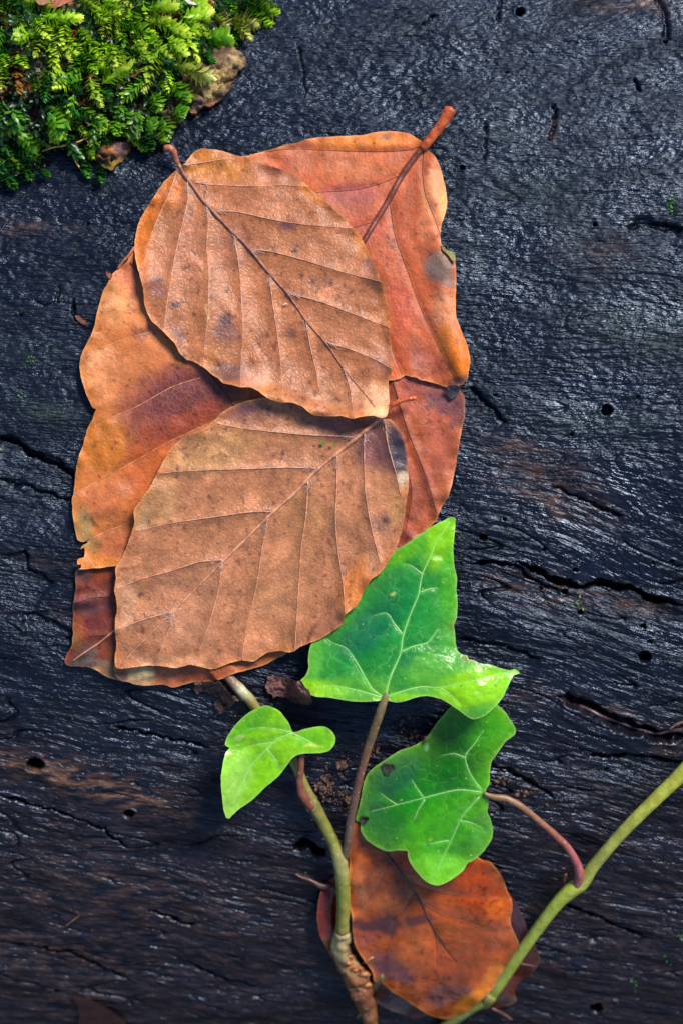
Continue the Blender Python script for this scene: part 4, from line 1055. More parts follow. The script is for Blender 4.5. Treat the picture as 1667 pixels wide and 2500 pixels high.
# ---- tan leaf in the middle
beech_leaf('tan-brown leaf with grey-blue stained right shoulder, lower front of the stack', R4,
    [(1255, 192), (1290, 195), (1312, 215), (1335, 260), (1350, 320), (1358, 380), (1360, 450), (1350, 510), (1342, 580), (1328, 640), (1310, 688), (1282, 738), (1252, 782), (1215, 810), (1190, 850), (1162, 905), (1115, 945), (1112, 972), (1075, 1002), (1022, 1036), (960, 1058), (910, 1086), (870, 1080), (815, 1090), (770, 1120), (720, 1117), (670, 1130), (612, 1151), (560, 1140), (520, 1134), (470, 1146), (420, 1140), (370, 1136), (320, 1142), (270, 1148), (240, 1144), (236, 1110), (243, 1060), (238, 1010), (238, 960), (246, 920), (241, 880), (234, 848), (241, 800), (240, 762), (265, 720), (286, 670), (300, 630), (312, 590), (310, 545), (335, 500), (370, 455), (396, 405), (430, 340), (452, 303), (500, 265), (570, 235), (620, 195), (650, 165), (690, 143), (740, 124), (800, 112), (870, 110), (940, 105), (1010, 120), (1080, 140), (1140, 160), (1200, 175)],
    [(1262, 182), (1190, 240), (1130, 290), (1080, 330), (1000, 395), (920, 480), (840, 550), (740, 650), (650, 737), (560, 830), (460, 930), (360, 1030), (300, 1090), (262, 1136)],
    [[(1150, 262), (1080, 258), (960, 252), (830, 240), (720, 228), (630, 212)], [(1012, 382), (900, 378), (780, 382), (600, 388), (480, 394), (410, 402)], [(838, 548), (760, 548), (600, 570), (450, 592), (320, 622)], [(648, 732), (560, 740), (450, 775), (340, 805), (244, 842)], [(456, 932), (400, 945), (320, 970), (244, 1002)],
     [(1268, 200), (1280, 290), (1310, 400), (1328, 480)], [(1190, 245), (1190, 350), (1195, 480), (1220, 620), (1252, 745)], [(1085, 335), (1085, 450), (1080, 580), (1090, 700), (1110, 830), (1116, 935)], [(975, 430), (968, 560), (950, 680), (940, 830), (930, 1000), (925, 1082)], [(822, 570), (800, 690), (775, 850), (740, 990), (722, 1116)], [(647, 745), (630, 860), (590, 1000), (540, 1136)], [(462, 935), (440, 1010), (400, 1110)]],
    [(1388, 112), (1352, 116), (1318, 128), (1285, 148), (1262, 178)], (M_BEECH_TAN, M_VEIN_ROSE, M_VEIN_ROSE, M_STALK),
    ((192, 126, 86), [(600, 320, 200, 90, -15, (196, 142, 90), 0.8), (380, 500, 110, 110, 0, (192, 140, 92), 0.8), (330, 580, 50, 60, 0, (150, 120, 80), 0.6), (750, 170, 130, 50, 0, (150, 98, 82), 0.8), (740, 160, 40, 24, 0, (98, 66, 82), 0.8), (1100, 230, 130, 60, 0, (150, 92, 82), 0.8), (1240, 290, 90, 110, 10, (116, 72, 76), 0.85), (1320, 320, 44, 110, -12, (64, 62, 76), 0.95), (1340, 420, 30, 30, 0, (206, 190, 160), 0.8), (1270, 600, 70, 60, 0, (130, 84, 70), 0.7), (1280, 580, 30, 16, 10, (70, 48, 56), 0.7), (1310, 540, 40, 70, 0, (206, 150, 90), 0.6),
      (1170, 830, 70, 130, 25, (218, 130, 62), 0.9), (1230, 740, 40, 60, 10, (216, 150, 110), 0.8), (960, 700, 60, 300, 5, (176, 120, 76), 0.5), (500, 880, 200, 130, -40, (196, 132, 98), 0.6), (280, 900, 50, 120, 0, (206, 150, 112), 0.8), (420, 1120, 180, 30, 0, (216, 152, 110), 0.8), (700, 1090, 120, 40, -10, (190, 122, 86), 0.6), (1060, 980, 90, 50, -30, (150, 92, 72), 0.6), (300, 1090, 70, 50, 0, (168, 112, 84), 0.6), (500, 1010, 120, 70, 0, (190, 132, 98), 0.5), (960, 560, 120, 80, 0, (178, 124, 78), 0.5), (880, 316, 10, 12, 0, (80, 50, 56), 0.9), (840, 880, 70, 90, 10, (184, 130, 88), 0.5)], R4, 14),
    0.0012, dict(edge_amp=0.0011, low=0.0007, seed=43, curl=0.0011, vein_amp=0.00022, pleat=0.0006, bumps=[(990, 1380, 60, 60, 0, 0.0008), (880, 1430, 70, 40, -40, 0.001)]), (5.5, 1.6), (2.0, 0.9), (6, 6, 6, 5.5, 5), hair=True, stalk_dz=(1.6, 1.8, 1.6, 0.8, 0.2))

# ---- top leaf
beech_leaf('chestnut-brown leaf with curled stalk and orange upper margin, topmost of the stack', R2,
    [(545, 192), (560, 178), (590, 140), (625, 117), (680, 118), (740, 130), (790, 148), (830, 154), (890, 180), (970, 203), (1050, 235), (1110, 285), (1175, 345), (1240, 400), (1310, 470), (1355, 527), (1385, 590), (1415, 650), (1441, 720), (1462, 800), (1478, 870), (1480, 950), (1486, 1030), (1492, 1080), (1485, 1122), (1473, 1160), (1475, 1230), (1472, 1290), (1464, 1320), (1440, 1329), (1400, 1318), (1360, 1322), (1310, 1332), (1260, 1320), (1200, 1322), (1140, 1318), (1110, 1300), (1080, 1275), (1030, 1259), (980, 1258), (930, 1240), (890, 1210), (855, 1192), (810, 1190), (770, 1180), (730, 1172), (700, 1145), (680, 1135), (640, 1100), (600, 1078), (560, 1062), (530, 1030), (515, 998), (480, 960), (440, 920), (405, 890), (376, 820), (370, 750), (355, 690), (340, 640), (330, 570), (335, 510), (350, 450), (380, 390), (420, 330), (455, 275), (490, 240), (514, 214), (528, 196)],
    [(524, 178), (555, 235), (590, 280), (640, 350), (690, 405), (760, 480), (850, 570), (930, 670), (1020, 770), (1110, 900), (1190, 990), (1270, 1105), (1340, 1190), (1410, 1280)],
    [[(556, 190), (640, 178), (700, 168), (770, 158)], [(598, 268), (680, 278), (850, 285), (1000, 280), (1110, 288)], [(694, 395), (800, 402), (950, 435), (1100, 458), (1310, 474)], [(852, 568), (950, 580), (1100, 620), (1280, 675), (1436, 714)], [(1018, 768), (1150, 800), (1300, 855), (1474, 922)], [(1188, 985), (1300, 1020), (1400, 1060), (1486, 1108)],
     [(527, 200), (490, 310), (440, 420), (390, 550), (362, 700)], [(568, 258), (570, 350), (535, 500), (505, 640), (480, 790), (464, 918)], [(652, 365), (662, 450), (655, 560), (665, 700), (660, 870), (645, 1000), (640, 1090)], [(776, 500), (800, 640), (812, 800), (818, 950), (810, 1070), (806, 1186)], [(936, 680), (950, 800), (968, 920), (985, 1050), (1000, 1254)], [(1100, 885), (1120, 1000), (1150, 1130), (1162, 1210)], [(1272, 1108), (1300, 1200), (1314, 1326)]],
    [(472, 116), (490, 114), (506, 128), (514, 152), (524, 182)], (M_BEECH, M_VEIN_DARK, M_VEIN_ROSE, M_STALK_DULL),
    ((184, 114, 74), [(385, 470, 55, 200, 22, (216, 116, 34), 0.95), (470, 330, 70, 90, 30, (206, 110, 36), 0.85), (345, 600, 40, 110, 0, (206, 108, 34), 0.9), (670, 200, 200, 60, 8, (202, 128, 58), 0.9), (640, 135, 80, 30, 0, (214, 128, 50), 0.8), (1120, 320, 70, 30, 35, (206, 126, 46), 0.8), (1340, 520, 30, 80, -20, (206, 130, 66), 0.7), (960, 230, 110, 40, 15, (188, 120, 92), 0.8), (470, 450, 60, 80, 0, (158, 98, 56), 0.7),
      (430, 740, 50, 50, 0, (128, 82, 78), 0.7), (520, 815, 26, 20, 0, (70, 46, 60), 0.85), (740, 880, 40, 30, -20, (76, 50, 64), 0.8), (740, 940, 60, 60, 0, (100, 66, 66), 0.7), (750, 1120, 90, 50, 10, (96, 66, 66), 0.8), (690, 1050, 30, 70, 0, (180, 112, 50), 0.7), (520, 960, 40, 60, 0, (112, 74, 72), 0.7), (500, 990, 20, 30, 30, (200, 116, 40), 0.7), (1010, 470, 50, 26, 10, (112, 72, 82), 0.7), (1046, 582, 14, 10, 0, (50, 46, 66), 0.95), (1390, 640, 50, 50, 0, (140, 88, 84), 0.6), (1160, 720, 70, 30, 0, (132, 86, 74), 0.6), (1040, 960, 24, 30, 0, (96, 64, 70), 0.6), (660, 850, 5, 50, 0, (240, 190, 130), 0.7),
      (880, 1150, 70, 60, 0, (206, 146, 118), 0.8), (960, 1220, 90, 40, 15, (214, 138, 80), 0.7), (1420, 1250, 70, 90, 0, (226, 168, 120), 0.85), (1420, 1310, 60, 24, 0, (238, 196, 140), 0.85), (1240, 1220, 120, 90, 0, (196, 134, 92), 0.6), (1450, 1060, 60, 60, 0, (180, 124, 104), 0.6), (1350, 1280, 16, 10, 0, (130, 90, 80), 0.6), (1180, 760, 120, 70, 0, (190, 124, 90), 0.4), (780, 560, 120, 120, 0, (168, 106, 82), 0.5), (560, 560, 80, 150, 0, (170, 106, 78), 0.5), (630, 1090, 40, 14, 30, (206, 120, 46), .8), (1100, 1290, 60, 14, 30, (210, 130, 50), .8)], R2, 14),  # pink and pale lower areas paint light on the curled-up edge
    0.0012, dict(edge_amp=0.0011, low=0.0008, seed=53, curl=0.0013, vein_amp=0.0002, pleat=0.00055, mid_amp=0.0001, bumps=[(600, 950, 140, 22, 18, 0.0018), (900, 1005, 60, 40, 0, 0.0030), (740, 990, 130, 22, 18, 0.0024), (505, 370, 80, 20, 8, 0.0006), (340, 520, 24, 120, 15, -0.0006)]),
    (5.2, 1.3), (1.7, 0.8), (10, 9, 8, 7, 6.5), hair=True, stalk_dz=(1.2, 2.2, 1.8, 0.8, 0.1))

# ------------------------------------------------------------------ moss on a piece of bark
BARK_OUT = zone(R1, [(-60, -60), (900, -60), (1150, 120), (1230, 238), (1305, 302), (1290, 360), (1262, 380), (1240, 440), (1205, 500), (1130, 562), (1085, 560), (1040, 600), (1010, 590), (985, 560), (960, 640), (905, 682), (870, 660), (800, 720), (700, 760), (690, 810), (645, 862), (592, 902), (540, 880), (500, 840), (470, 790), (380, 770), (250, 760), (120, 730), (-60, 700)])
b_out = roughen(catmull(BARK_OUT, 5, True), 6, 3)
_bd = b_out[::3].copy()
Hbk = blur(maxf(H, 2), 6)
def z_bark(u, v):
    de, _, _ = dist_poly(_bd, u, v, True)
    return hs(Hbk, u, v) + 0.0022 + 0.005 * sstep(0, 160, de) + 0.0022 * sstep(0, 26, de) + 0.0020 * fbm(u / 40, v / 40, 4, 71) + 0.0010 * fbm(u / 12, v / 12, 3, 73) - 0.002 * sstep(-0.25, -0.5, fbm(u / 30, v / 30, 2, 79))
bc = b_out.mean(0)
sheet('bark_piece', b_out, z_bark, surface_colour((104, 74, 50), [(1120, 450, 150, 70, -35, (168, 140, 80), 0.9), (1050, 540, 60, 40, -20, (100, 74, 70), 0.8), (1260, 310, 60, 60, 0, (150, 124, 84), 0.7), (1080, 580, 70, 16, -25, (150, 84, 46), 0.8), (930, 650, 60, 30, -20, (150, 74, 30), 0.9), (250, 330, 170, 60, 0, (120, 116, 90), 0.9), (170, 440, 80, 50, 0, (130, 66, 40), 0.8), (340, 470, 90, 40, 0, (128, 96, 54), 0.8), (200, 600, 160, 70, 0, (90, 46, 44), 0.8), (340, 620, 70, 50, 0, (130, 52, 34), 0.8), (560, 760, 130, 70, 0, (146, 84, 30), 0.9), (590, 870, 60, 30, 0, (150, 120, 30), 0.9), (540, 850, 40, 20, 0, (24, 16, 14), 0.9), (640, 790, 40, 40, 0, (120, 90, 90), 0.7)], R1, 14),
      M_BARK, None, 5.0, lambda u, v: 0.0042 + 0 * u, org=P(bc[0], bc[1], 0.0), label='rotting ochre-brown bark slab under the moss, its edge bare at right', category='bark')
stamp(b_out, z_bark)

MOSS_OUT = zone(R1, [(-60, -60), (1400, -60), (1370, 20), (1280, 90), (1190, 140), (1150, 220), (1080, 320), (960, 400), (930, 520), (860, 620), (780, 720), (680, 720), (600, 750), (520, 830), (450, 850), (380, 800), (250, 790), (250, 880), (150, 890), (60, 940), (-60, 940)])
m_out = catmull(MOSS_OUT, 20, True)
GAPS = np.array([(250, 335, 130, 50), (170, 440, 60, 40), (330, 470, 80, 34), (170, 590, 60, 60), (330, 610, 60, 40), (590, 800, 80, 90), (1130, 470, 130, 90), (1230, 330, 60, 60), (730, 390, 34, 26), (1040, 560, 80, 50), (340, 5, 110, 22)]) * np.array(R1[2])
def gapw(u, v):
    w = np.zeros(np.shape(u))
    for a, b, c, d_ in GAPS: w = np.maximum(w, np.exp(-(((u - a) / c) ** 2 + ((v - b) / d_) ** 2) ** 2))
    return w

MOSS = thing('moss_clump', 'bright green feathery moss clump growing over the bark, top left corner', 'moss', P(200, 150, 0.006))

# one leaflet: concave, pointed oval; along +x, up +z
LF = np.array([(0, 0, 0), (0.30, 0.25, 0.08), (0.30, -0.25, 0.08), (0.42, 0, -0.02), (0.66, 0.23, 0.06), (0.66, -0.23, 0.06), (0.72, 0, -0.02), (1.0, 0, 0.06)])
LT = np.array([(0, 3, 1), (0, 2, 3), (1, 3, 6), (1, 6, 4), (2, 6, 3), (2, 5, 6), (4, 6, 7), (5, 7, 6)])

def shoot_mesh(seed, col_old, col_tip, L, W):
    r = np.random.default_rng(seed)
    n = int(r.integers(70, 96))
    V = []; F = []; C = []
    bend = r.uniform(-0.5, 0.5); droop = r.uniform(0.10, 0.35)
    def axis(s_):
        return np.array([L * s_, L * bend * 0.35 * s_ * s_, L * (0.10 * s_ - droop * s_ * s_)])
    nv = 0
    for i in range(n):
        s_ = (i + 0.5) / n
        p = axis(s_ ** 0.9); d_ = axis(min(1.0, s_ + 0.03)) - axis(max(0.0, s_ - 0.03)); d_ /= np.linalg.norm(d_)
        phi = i * 2.39996 + r.normal(0, 0.4)
        side = np.cross((0, 0, 1), d_); side /= np.linalg.norm(side); up = np.cross(d_, side)
        out = math.cos(phi) * side * 1.25 + math.sin(phi) * up * 0.8
        open_ = (0.95 - 0.55 * s_ ** 3) * r.uniform(0.55, 1.35)
        ax = d_ * math.cos(open_) + out * math.sin(open_); ax /= np.linalg.norm(ax)
        nz = d_ * math.sin(open_) * -1 + out * math.cos(open_) ; nz = -nz if False else nz
        nz = nz - ax * (nz @ ax); nz /= np.linalg.norm(nz)
        ty = np.cross(nz, ax)
        size = W * (0.55 + 0.75 * math.sin(math.pi * min(1, 0.15 + 0.75 * s_))) * r.uniform(0.8, 1.15)
        B = np.stack([ax, ty * 0.95, -nz], 0)
        V.append(p + (LF * size) @ B); F.append(LT + nv); nv += 8
        t = np.clip(s_ ** 1.6 + r.normal(0, 0.12), 0, 1)
        c = np.array(col_old) * (1 - t) + np.array(col_tip) * t
        C.append(np.tile(c, (8, 1)) * (0.85 + 0.3 * LF[:, :1]))
    # stem
    sp = np.array([axis(k / 7.0) for k in range(8)])
    tv, tf = tube_mesh(sp, np.linspace(0.00022, 0.00012, 8), 5)
    tri = []
    for f in tf:
        f = [int(q) for q in f]
        tri.append(f[:3])
        if len(f) == 4: tri.append([f[0], f[2], f[3]])
    V.append(tv); F.append(np.array(tri) + nv); C.append(np.tile(np.array(col_old) * 1.1, (len(tv), 1)))
    V = np.vstack(V); F = np.vstack(F); C = np.vstack(C)
    return mesh_data('moss_shoot', V, F, M_MOSS, True, {'surface_colour': np.c_[C, np.ones(len(C))]})

lime = (lin((122, 172, 12)), lin((230, 240, 96))); mid = (lin((52, 112, 12)), lin((172, 216, 48))); dark = (lin((14, 54, 24)), lin((70, 146, 44))); pale = (lin((140, 160, 40)), lin((232, 232, 140)))  # bright and dark sets paint sunlit and shaded moss; lighter tips are real
SH = {k: [shoot_mesh(100 * j + i, c[0], c[1], 0.0083 + 0.0005 * (i % 3), 0.0021) for i in range(5)] for j, (k, c) in enumerate(dict(lime=lime, mid=mid, dark=dark, pale=pale, dead=(lin((84, 54, 26)), lin((150, 110, 46)))).items())}

def moss_top(u, v):
    din, _, _ = dist_poly(m_out, np.array([u]), np.array([v]), True)
    return float(hs(H, u, v)) + 0.0035 * float(sstep(0, 120, din)[0])

def place_shoot(kind, u0, v0, u1, v1, lift=0.002, roll=0.0, fat=1.0):
    me = random.choice(SH[kind])
    o = bpy.data.objects.new('moss_shoot', me)
    COL.objects.link(o); o.parent = MOSS
    z = moss_top(u0, v0) + lift
    z1 = min(z + 0.002, moss_top(u1, v1) + lift * 0.6)
    p0 = Vector(P(u0, v0, z)); p1 = Vector(P(u1, v1, z1))
    d_ = p1 - p0; L = d_.length
    xax = d_.normalized(); side = Vector((0, 0, 1)).cross(xax).normalized(); up = xax.cross(side)
    m = Matrix((xax, side, up)).transposed().to_4x4()
    sc = L / 0.0095
    w = (0.55 * sc + 0.45) * random.uniform(0.75, 1.25) * fat
    o.matrix_local = Matrix.Translation(p0 - Vector(MOSS['_o'])) @ m @ Matrix.Rotation(roll, 4, 'X') @ Matrix.Diagonal((sc, min(1.25 * fat, w), min(1.25 * fat, w), 1))
    return o

KEY = [('lime', 230, 85, 430, 130), ('lime', 350, 110, 318, 290), ('lime', 190, 100, 262, 232), ('lime', 430, 0, 565, 52), ('lime', 590, 230, 642, 372), ('lime', 688, 50, 690, 250), ('mid', 450, 290, 505, 392), ('lime', 480, 410, 512, 575),
       ('lime', 860, 120, 1030, 196), ('lime', 800, 40, 985, 36), ('lime', 980, 92, 1142, 98), ('pale', 930, 345, 1146, 392), ('mid', 730, 600, 662, 742), ('mid', 810, 500, 868, 590), ('mid', 640, 560, 640, 660), ('mid', 70, 580, 120, 800), ('mid', 20, 540, 22, 752), ('mid', 260, 600, 362, 725),
       ('lime', 150, 180, 60, 212), ('lime', 20, 290, 42, 378), ('lime', 96, 290, 102, 366), ('lime', 5, 370, 24, 470), ('mid', 440, 425, 248, 418), ('pale', 1150, 80, 1240, 150), ('pale', 1240, 100, 1380, 140), ('pale', 1260, 125, 1335, 212), ('mid', 1320, 10, 1465, 82), ('mid', 1310, 50, 1412, 132), ('dark', 1050, 270, 1135, 330), ('mid', 1100, 205, 1262, 190),
       ('mid', 120, 720, 232, 805), ('mid', 450, 770, 512, 826), ('lime', 760, 270, 792, 345), ('lime', 720, 230, 782, 275), ('mid', 860, 630, 912, 745), ('mid', 780, 640, 836, 694), ('dark', 770, 710, 812, 805), ('mid', 180, 420, 200, 470), ('mid', 360, 640, 250, 745), ('lime', 900, 220, 1010, 300), ('lime', 620, 90, 560, 180), ('lime', 780, 110, 900, 140), ('mid', 930, 440, 1000, 550), ('mid', 940, 570, 985, 625), ('lime', 560, 20, 640, 90), ('lime', 1010, 20, 1120, 40), ('dark', 430, 830, 470, 940), ('dark', 520, 880, 545, 965), ('dark', 200, 880, 262, 945), ('dark', 120, 880, 150, 965), ('dark', 40, 900, 62, 1010), ('dark', 15, 860, 10, 960), ('mid', 620, 640, 610, 720)]
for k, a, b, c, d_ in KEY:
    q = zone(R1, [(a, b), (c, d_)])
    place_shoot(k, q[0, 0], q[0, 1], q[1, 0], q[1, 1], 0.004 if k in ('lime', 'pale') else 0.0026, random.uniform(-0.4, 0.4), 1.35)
cnt = 0; tries = 0
while cnt < 120 and tries < 5000:
    tries += 1
    u = random.uniform(-20, 660); v = random.uniform(-20, 440)
    if not inside(m_out, np.array([u]), np.array([v]))[0]: continue
    if random.random() < gapw(u, v) * 0.97: continue
    top = min(1.0, max(0.0, 1 - v / 440.0))
    an = math.radians(90 - 62 * (u / 660.0) * (0.6 + 0.6 * top) + random.gauss(0, 50))
    L = random.uniform(50, 115) * (0.75 + 0.35 * top)
    u1 = u + L * math.cos(an); v1 = v + L * math.sin(an)
    if not inside(m_out, np.array([u1]), np.array([v1]))[0] and random.random() < 0.7: continue
    kind = random.choices(['dead', 'lime', 'mid', 'dark'], [0.10, 0.05 + 0.85 * top ** 1.3, 0.4, 0.15 + 0.8 * (1 - top) ** 1.4])[0]  # sunlit top and dark lower part put into the shoot colours
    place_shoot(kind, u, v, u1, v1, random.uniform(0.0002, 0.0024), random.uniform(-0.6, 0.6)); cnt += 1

def leaflets(pos, ax, nz, size, col, name, parent, **props):
    n = len(pos)
    ax = ax / np.linalg.norm(ax, axis=1)[:, None]
    nz = nz - ax * (nz * ax).sum(1)[:, None]; nz /= np.linalg.norm(nz, axis=1)[:, None] + 1e-9
    ty = np.cross(nz, ax)
    V = pos[:, None, :] + size[:, None, None] * (LF[None, :, 0:1] * ax[:, None] + LF[None, :, 1:2] * ty[:, None] + LF[None, :, 2:3] * nz[:, None])
    F = (LT[None] + (np.arange(n) * 8)[:, None, None]).reshape(-1, 3)
    C = np.repeat(col, 8, 0)
    return mesh_obj(name, V.reshape(-1, 3), F, M_MOSS, parent, True, {'surface_colour': np.c_[C, np.ones(len(C))]}, **props)

def bed(n, spread):
    u = RNG.uniform(-30, 690, n); v = RNG.uniform(-30, 470, n)
    m = inside(m_out, u, v) & (RNG.random(n) > gapw(u, v) * 1.05)
    u, v = u[m], v[m]; n = len(u)
    de, _, _ = dist_poly(m_out, u, v, True)
    z = hs(H, u, v) + RNG.random(n) ** 1.5 * (0.001 + 0.003 * sstep(0, 100, de))
    an = np.radians(90 - 50 * u / 660 + RNG.normal(0, 55, n))
    ax = np.stack([np.cos(an), -np.sin(an), RNG.normal(0.1, 0.45, n)], 1)
    nz = np.stack([RNG.normal(0, 0.5, n), RNG.normal(0, 0.5, n), np.ones(n)], 1)
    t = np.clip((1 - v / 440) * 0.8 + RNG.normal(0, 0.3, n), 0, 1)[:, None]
    col = lin((8, 26, 18)) * (1 - t) + lin((34, 74, 14)) * t  # bed painted lighter towards the sunlit top, darker below
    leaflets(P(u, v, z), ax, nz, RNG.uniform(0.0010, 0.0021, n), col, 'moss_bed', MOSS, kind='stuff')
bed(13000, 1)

# small tufts on the bare wood
for k, (u, v, n, lab) in enumerate([(76, 880, 9, 'tiny yellow-green moss tuft on the wood, left of the orange leaf'), (1410, 1470, 12, 'little green moss sprig beside the long crack at right'), (1122, 1306, 6, 'specks of moss right beside the ivy leaf tip'),
                                    (1128, 1358, 5, 'dim moss specks on the wood just right of the ivy leaf'), (1640, 500, 26, 'moss tuft inside the hollow at the right edge'), (1662, 2282, 14, 'moss tuft at the right edge near the bottom'), (1547, 2398, 8, 'faint green moss tuft low right of the vine'), (1625, 2350, 5, 'faintest moss specks at lower right above the bottom edge'), (54, 965, 7, 'pale moss speck on a crack at the left edge'), (748, 2131, 3, 'single green moss speck left of the ivy stem'), (8, 1102, 8, 'moss tuft in the dark crack at the left edge')]):
    uu = u + RNG.normal(0, 7, n); vv = v + RNG.normal(0, 10, n)
    z = hs(H, uu, vv) + 0.0003
    ax = np.stack([RNG.normal(0, 1, n), RNG.normal(0, 1, n), RNG.uniform(0.2, 1, n)], 1)
    nz = RNG.normal(0, 1, (n, 3)) + np.array([0, 0, 1])
    pos = P(uu, vv, z)
    col = np.tile(lin((110, 170, 30)) if k < 3 else lin((60, 120, 40)), (n, 1))
    org = pos.mean(0)
    t = leaflets(pos, ax, nz, RNG.uniform(0.0005, 0.0010, n), col, 'moss_tuft', None, org=org, label=lab, category='moss', group='moss specks on the bare wood')

# ------------------------------------------------------------------ small things
def strand(name, label, cat, pts, mat, nseg=7, group=None, rough=0.15, rel=True):
    q = catmull(np.array(pts, float), 6)
    z = (hs(H, q[:, 0], q[:, 1]) if rel else hs(HSM, q[:, 0], q[:, 1])) + q[:, 2] * 1e-3
    z = np.convolve(np.pad(z, 4, mode='edge'), np.ones(9) / 9, 'valid')
    p = P(q[:, 0], q[:, 1], z)
    V, F = tube_mesh(p, q[:, 3] * S, nseg, rough, 2)
    return mesh_obj(name, V, F, mat, None, True, org=p[0], label=label, category=cat, group=group)

TH = thing('root_thread', 'thin yellow branching root thread hanging from the moss', 'root', P(175, 355, 0.006))
for pts in ([(104, 369, 2.6, 2.2), (130, 360, 3, 2.4), (160, 355, 3.4, 2.4), (190, 347, 3.6, 2.2), (215, 335, 3.2, 1.6), (245, 318, 2.6, 1.2)], [(174, 353, 3.4, 2.0), (177, 375, 3.2, 2.0), (190, 402, 2.4, 2.0), (206, 423, 1.4, 1.6)]):
    q = catmull(np.array(pts), 6)
    z = np.linspace(hs(H, q[0, 0], q[0, 1]), hs(H, q[-1, 0], q[-1, 1]), len(q)) + q[:, 2] * 1e-3
    V, F = tube_mesh(P(q[:, 0], q[:, 1], z), q[:, 3] * S, 7, 0.2, 4)
    mesh_obj('strand', V, F, M_THREAD, TH)

scrap('leaf_scrap', 'pale mauve-brown leaf scrap in the moss at the top edge', 'leaf scrap', [(86, -10), (122, -8), (120, 4), (106, 12), (94, 10)], (150, 106, 80), 0.0042)
scrap('leaf_scrap', 'long russet leaf scrap in the moss at the top edge', 'leaf scrap', [(128, -10), (200, -12), (186, -1), (160, 9), (138, 19), (122, 17), (130, 6)], (150, 84, 56), 0.0042)
scrap('leaf_scrap', 'white flake of leaf at the top of the moss', 'leaf scrap', [(452, -2), (470, 1), (492, 4), (484, 11), (468, 11), (458, 6)], (204, 196, 200), 0.005)
scrap('leaf_scrap', 'tiny rust-brown scrap in the middle of the moss', 'leaf scrap', [(318, 182), (340, 168), (350, 174), (344, 188), (328, 190)], (130, 72, 44), 0.003)
scrap('wood_flake', 'smooth mauve-brown wood flake between the two ivy leaves', 'wood flake', zone(R6, [(292, 150), (300, 110), (330, 98), (370, 112), (420, 125), (460, 130), (490, 165), (520, 210), (480, 240), (430, 225), (380, 205), (320, 190)]), (96, 60, 56), 0.0004, M_BARK, soft=2, edge=0.0005, thick=0.0012, jag=9, bumpy=0.0009, spacing=3)
scrap('wood_flake', 'ragged brown wood flake left of the hidden ivy stem', 'wood flake', zone(R6, [(-60, 140), (10, 128), (70, 135), (95, 165), (130, 190), (160, 215), (120, 240), (100, 275), (60, 262), (50, 225), (70, 195), (20, 180), (-50, 172)]), (92, 64, 56), 0.0002, M_BARK, soft=2, edge=0.0005, thick=0.0012, jag=12, bumpy=0.0010, spacing=3)
scrap('wood_chip', 'small dark square wood chip lying on the reddish leaf', 'wood chip', zone(R3, [(1108, 1520), (1150, 1512), (1166, 1532), (1158, 1562), (1124, 1584), (1110, 1560)]), (66, 62, 72), 0.0004, M_BARK, soft=1, edge=0.0003, thick=0.0012, spacing=3)
scrap('leaf_scrap', 'curled olive leaf scrap behind the grey spotted leaf edge', 'leaf scrap', zone(R3, [(1082, 812), (1100, 835), (1140, 855), (1150, 890), (1138, 900), (1110, 862), (1085, 840)]), (128, 112, 40), 0.0004)
scrap('leaf_scrap', 'tiny rust scrap at the orange leaf shoulder', 'leaf scrap', [(259, 664), (272, 668), (276, 674), (268, 680), (262, 674)], (150, 84, 54), 0.0008)
scrap('wood_chip', 'rust-brown splinter in a slit left of the orange leaf', 'wood chip', [(184, 770), (196, 772), (206, 782), (218, 790), (204, 792), (190, 782)], (96, 52, 34), 0.0001, M_BARK)
scrap('leaf_fleck', 'white fleck on the topmost chestnut leaf', 'fleck', zone(R2, [(999, 820), (1010, 808), (1022, 818), (1010, 814)]), (250, 246, 240), 0.0002, soft=1, edge=0.0, spacing=2)
for (u, v, r, lab) in [(788, 1081, 5, 'larger green algae dot on the tan leaf'), (811, 1084, 3, 'smaller green algae dot on the tan leaf')]:
    an = np.linspace(0, 2 * np.pi, 13)[:-1]
    scrap('algae_dot', lab, 'algae', np.stack([u + r * np.cos(an), v + r * np.sin(an)], 1), (86, 160, 20), 0.0002, soft=1, edge=0.0, spacing=2, group='algae dots')

strand('thin_root', 'thin purplish rootlet lying in the dark ledge at the right edge', 'root', [(1412, 1722, 1.5, 5), (1440, 1735, 2.2, 6), (1470, 1750, 2.2, 5), (1500, 1760, 2.0, 4), (1550, 1778, 2.0, 4), (1600, 1790, 2.2, 5), (1640, 1783, 2.4, 5), (1690, 1784, 2.4, 5)], M_ROOT)
strand('dark_twig', 'short dark twig standing just left of the reddish petiole', 'twig', [(1362, 2206, 1.6, 6), (1370, 2180, 2.0, 6), (1376, 2150, 2.6, 5), (1380, 2134, 3.0, 4)], M_STALK_DARK)
strand('dark_twig', 'small dark twig below the vine at the bottom edge', 'twig', [(1200, 2462, 1.4, 5), (1225, 2474, 1.6, 5), (1248, 2490, 1.4, 4)], M_STALK_DARK)
strand('dry_straw', 'pale straw bit at the right edge above the vine', 'straw', [(1634, 1780, 1.4, 2), (1652, 1768, 1.6, 3.5), (1690, 1755, 1.6, 4)], M_CRUMB)
strand('dry_straw', 'tiny tan splinter on the wood at the lower left', 'straw', [(160, 2262, 0.4, 1.6), (178, 2248, 0.6, 2), (194, 2236, 0.4, 1)], M_CRUMB)

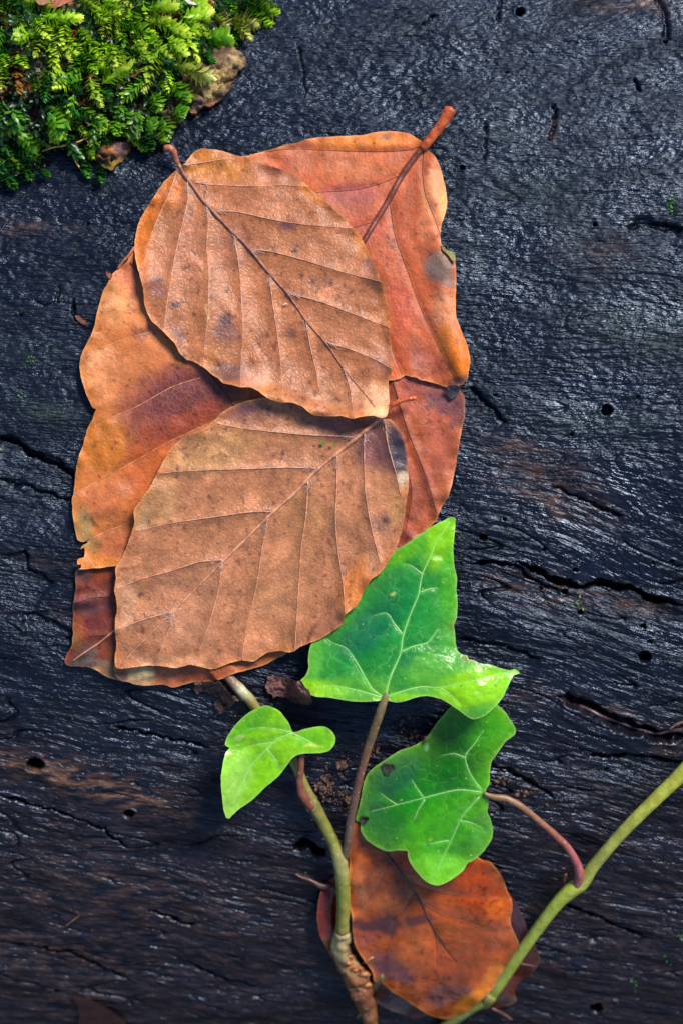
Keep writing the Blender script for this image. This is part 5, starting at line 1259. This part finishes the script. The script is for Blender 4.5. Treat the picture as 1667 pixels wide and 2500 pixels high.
# crumbs of wood dust
def ico():
    t = (1 + 5 ** .5) / 2
    v = np.array([(-1, t, 0), (1, t, 0), (-1, -t, 0), (1, -t, 0), (0, -1, t), (0, 1, t), (0, -1, -t), (0, 1, -t), (t, 0, -1), (t, 0, 1), (-t, 0, -1), (-t, 0, 1)]) / math.sqrt(1 + t * t)
    f = [(0, 11, 5), (0, 5, 1), (0, 1, 7), (0, 7, 10), (0, 10, 11), (1, 5, 9), (5, 11, 4), (11, 10, 2), (10, 7, 6), (7, 1, 8), (3, 9, 4), (3, 4, 2), (3, 2, 6), (3, 6, 8), (3, 8, 9), (4, 9, 5), (2, 4, 11), (6, 2, 10), (8, 6, 7), (9, 8, 1)]
    return v, np.array(f)
IV, IF = ico()
def crumbs(label, spots, n):
    VV = []; FF = []
    for k in range(n):
        cu, cv, ru, rv = spots[k % len(spots)]
        u = cu + RNG.normal(0, ru * .5); v = cv + RNG.normal(0, rv * .5)
        r = min(9.0, 2.2 * math.exp(RNG.normal(0, 0.55))) * S
        z = float(hs(H, u, v)) + r * RNG.uniform(0, 2.2)
        VV.append(P(u, v, z) + IV * r * RNG.uniform(0.45, 1.5, (12, 1)) * RNG.uniform(0.5, 1.5, 3)); FF.append(IF + 12 * k)
    VV = np.vstack(VV)
    mesh_obj('wood_crumbs', VV, np.vstack(FF), M_CRUMB, None, False, org=VV.mean(0), label=label, category='wood crumbs', kind='stuff')
crumbs('brown heap of wood crumbs between the two ivy stems', [(800, 1900, 22, 34), (832, 1870, 14, 24), (780, 1930, 30, 22), (820, 1940, 30, 26), (846, 1960, 20, 18)], 300)
crumbs('scattered wood crumbs under the big ivy leaf', [(990, 1770, 40, 36), (1020, 1790, 26, 26), (905, 1830, 26, 16), (1230, 1905, 30, 10), (1280, 1935, 30, 10)], 160)

# grit lying all over the wood
_n = 420
_u = RNG.uniform(-60, 1730, _n); _v = RNG.uniform(-60, 2560, _n)
_m = hs(H, _u, _v) - hs(HSM, _u, _v) < 0.0012
_u, _v = _u[_m], _v[_m]
_V = []; _F = []
for k in range(len(_u)):
    r = min(3.2, 1.1 * math.exp(RNG.normal(0, 0.5))) * S
    _V.append(P(_u[k], _v[k], float(hs(H, _u[k], _v[k])) + r * 0.3) + IV * r * RNG.uniform(0.5, 1.5, 3)); _F.append(IF + 12 * k)
_V = np.vstack(_V)
mesh_obj('wood_grit', _V, np.vstack(_F), M_CRUMB, None, False, org=_V.mean(0), label='tiny brown grit scattered over the wet wood', category='grit', kind='stuff')

print('objects', len(scene.objects), 'tris', sum(sum(len(p.vertices) - 2 for p in m.polygons) if len(m.polygons) < 5000 else len(m.polygons) * (2 if m.name == 'log' else 1) for m in bpy.data.meshes))
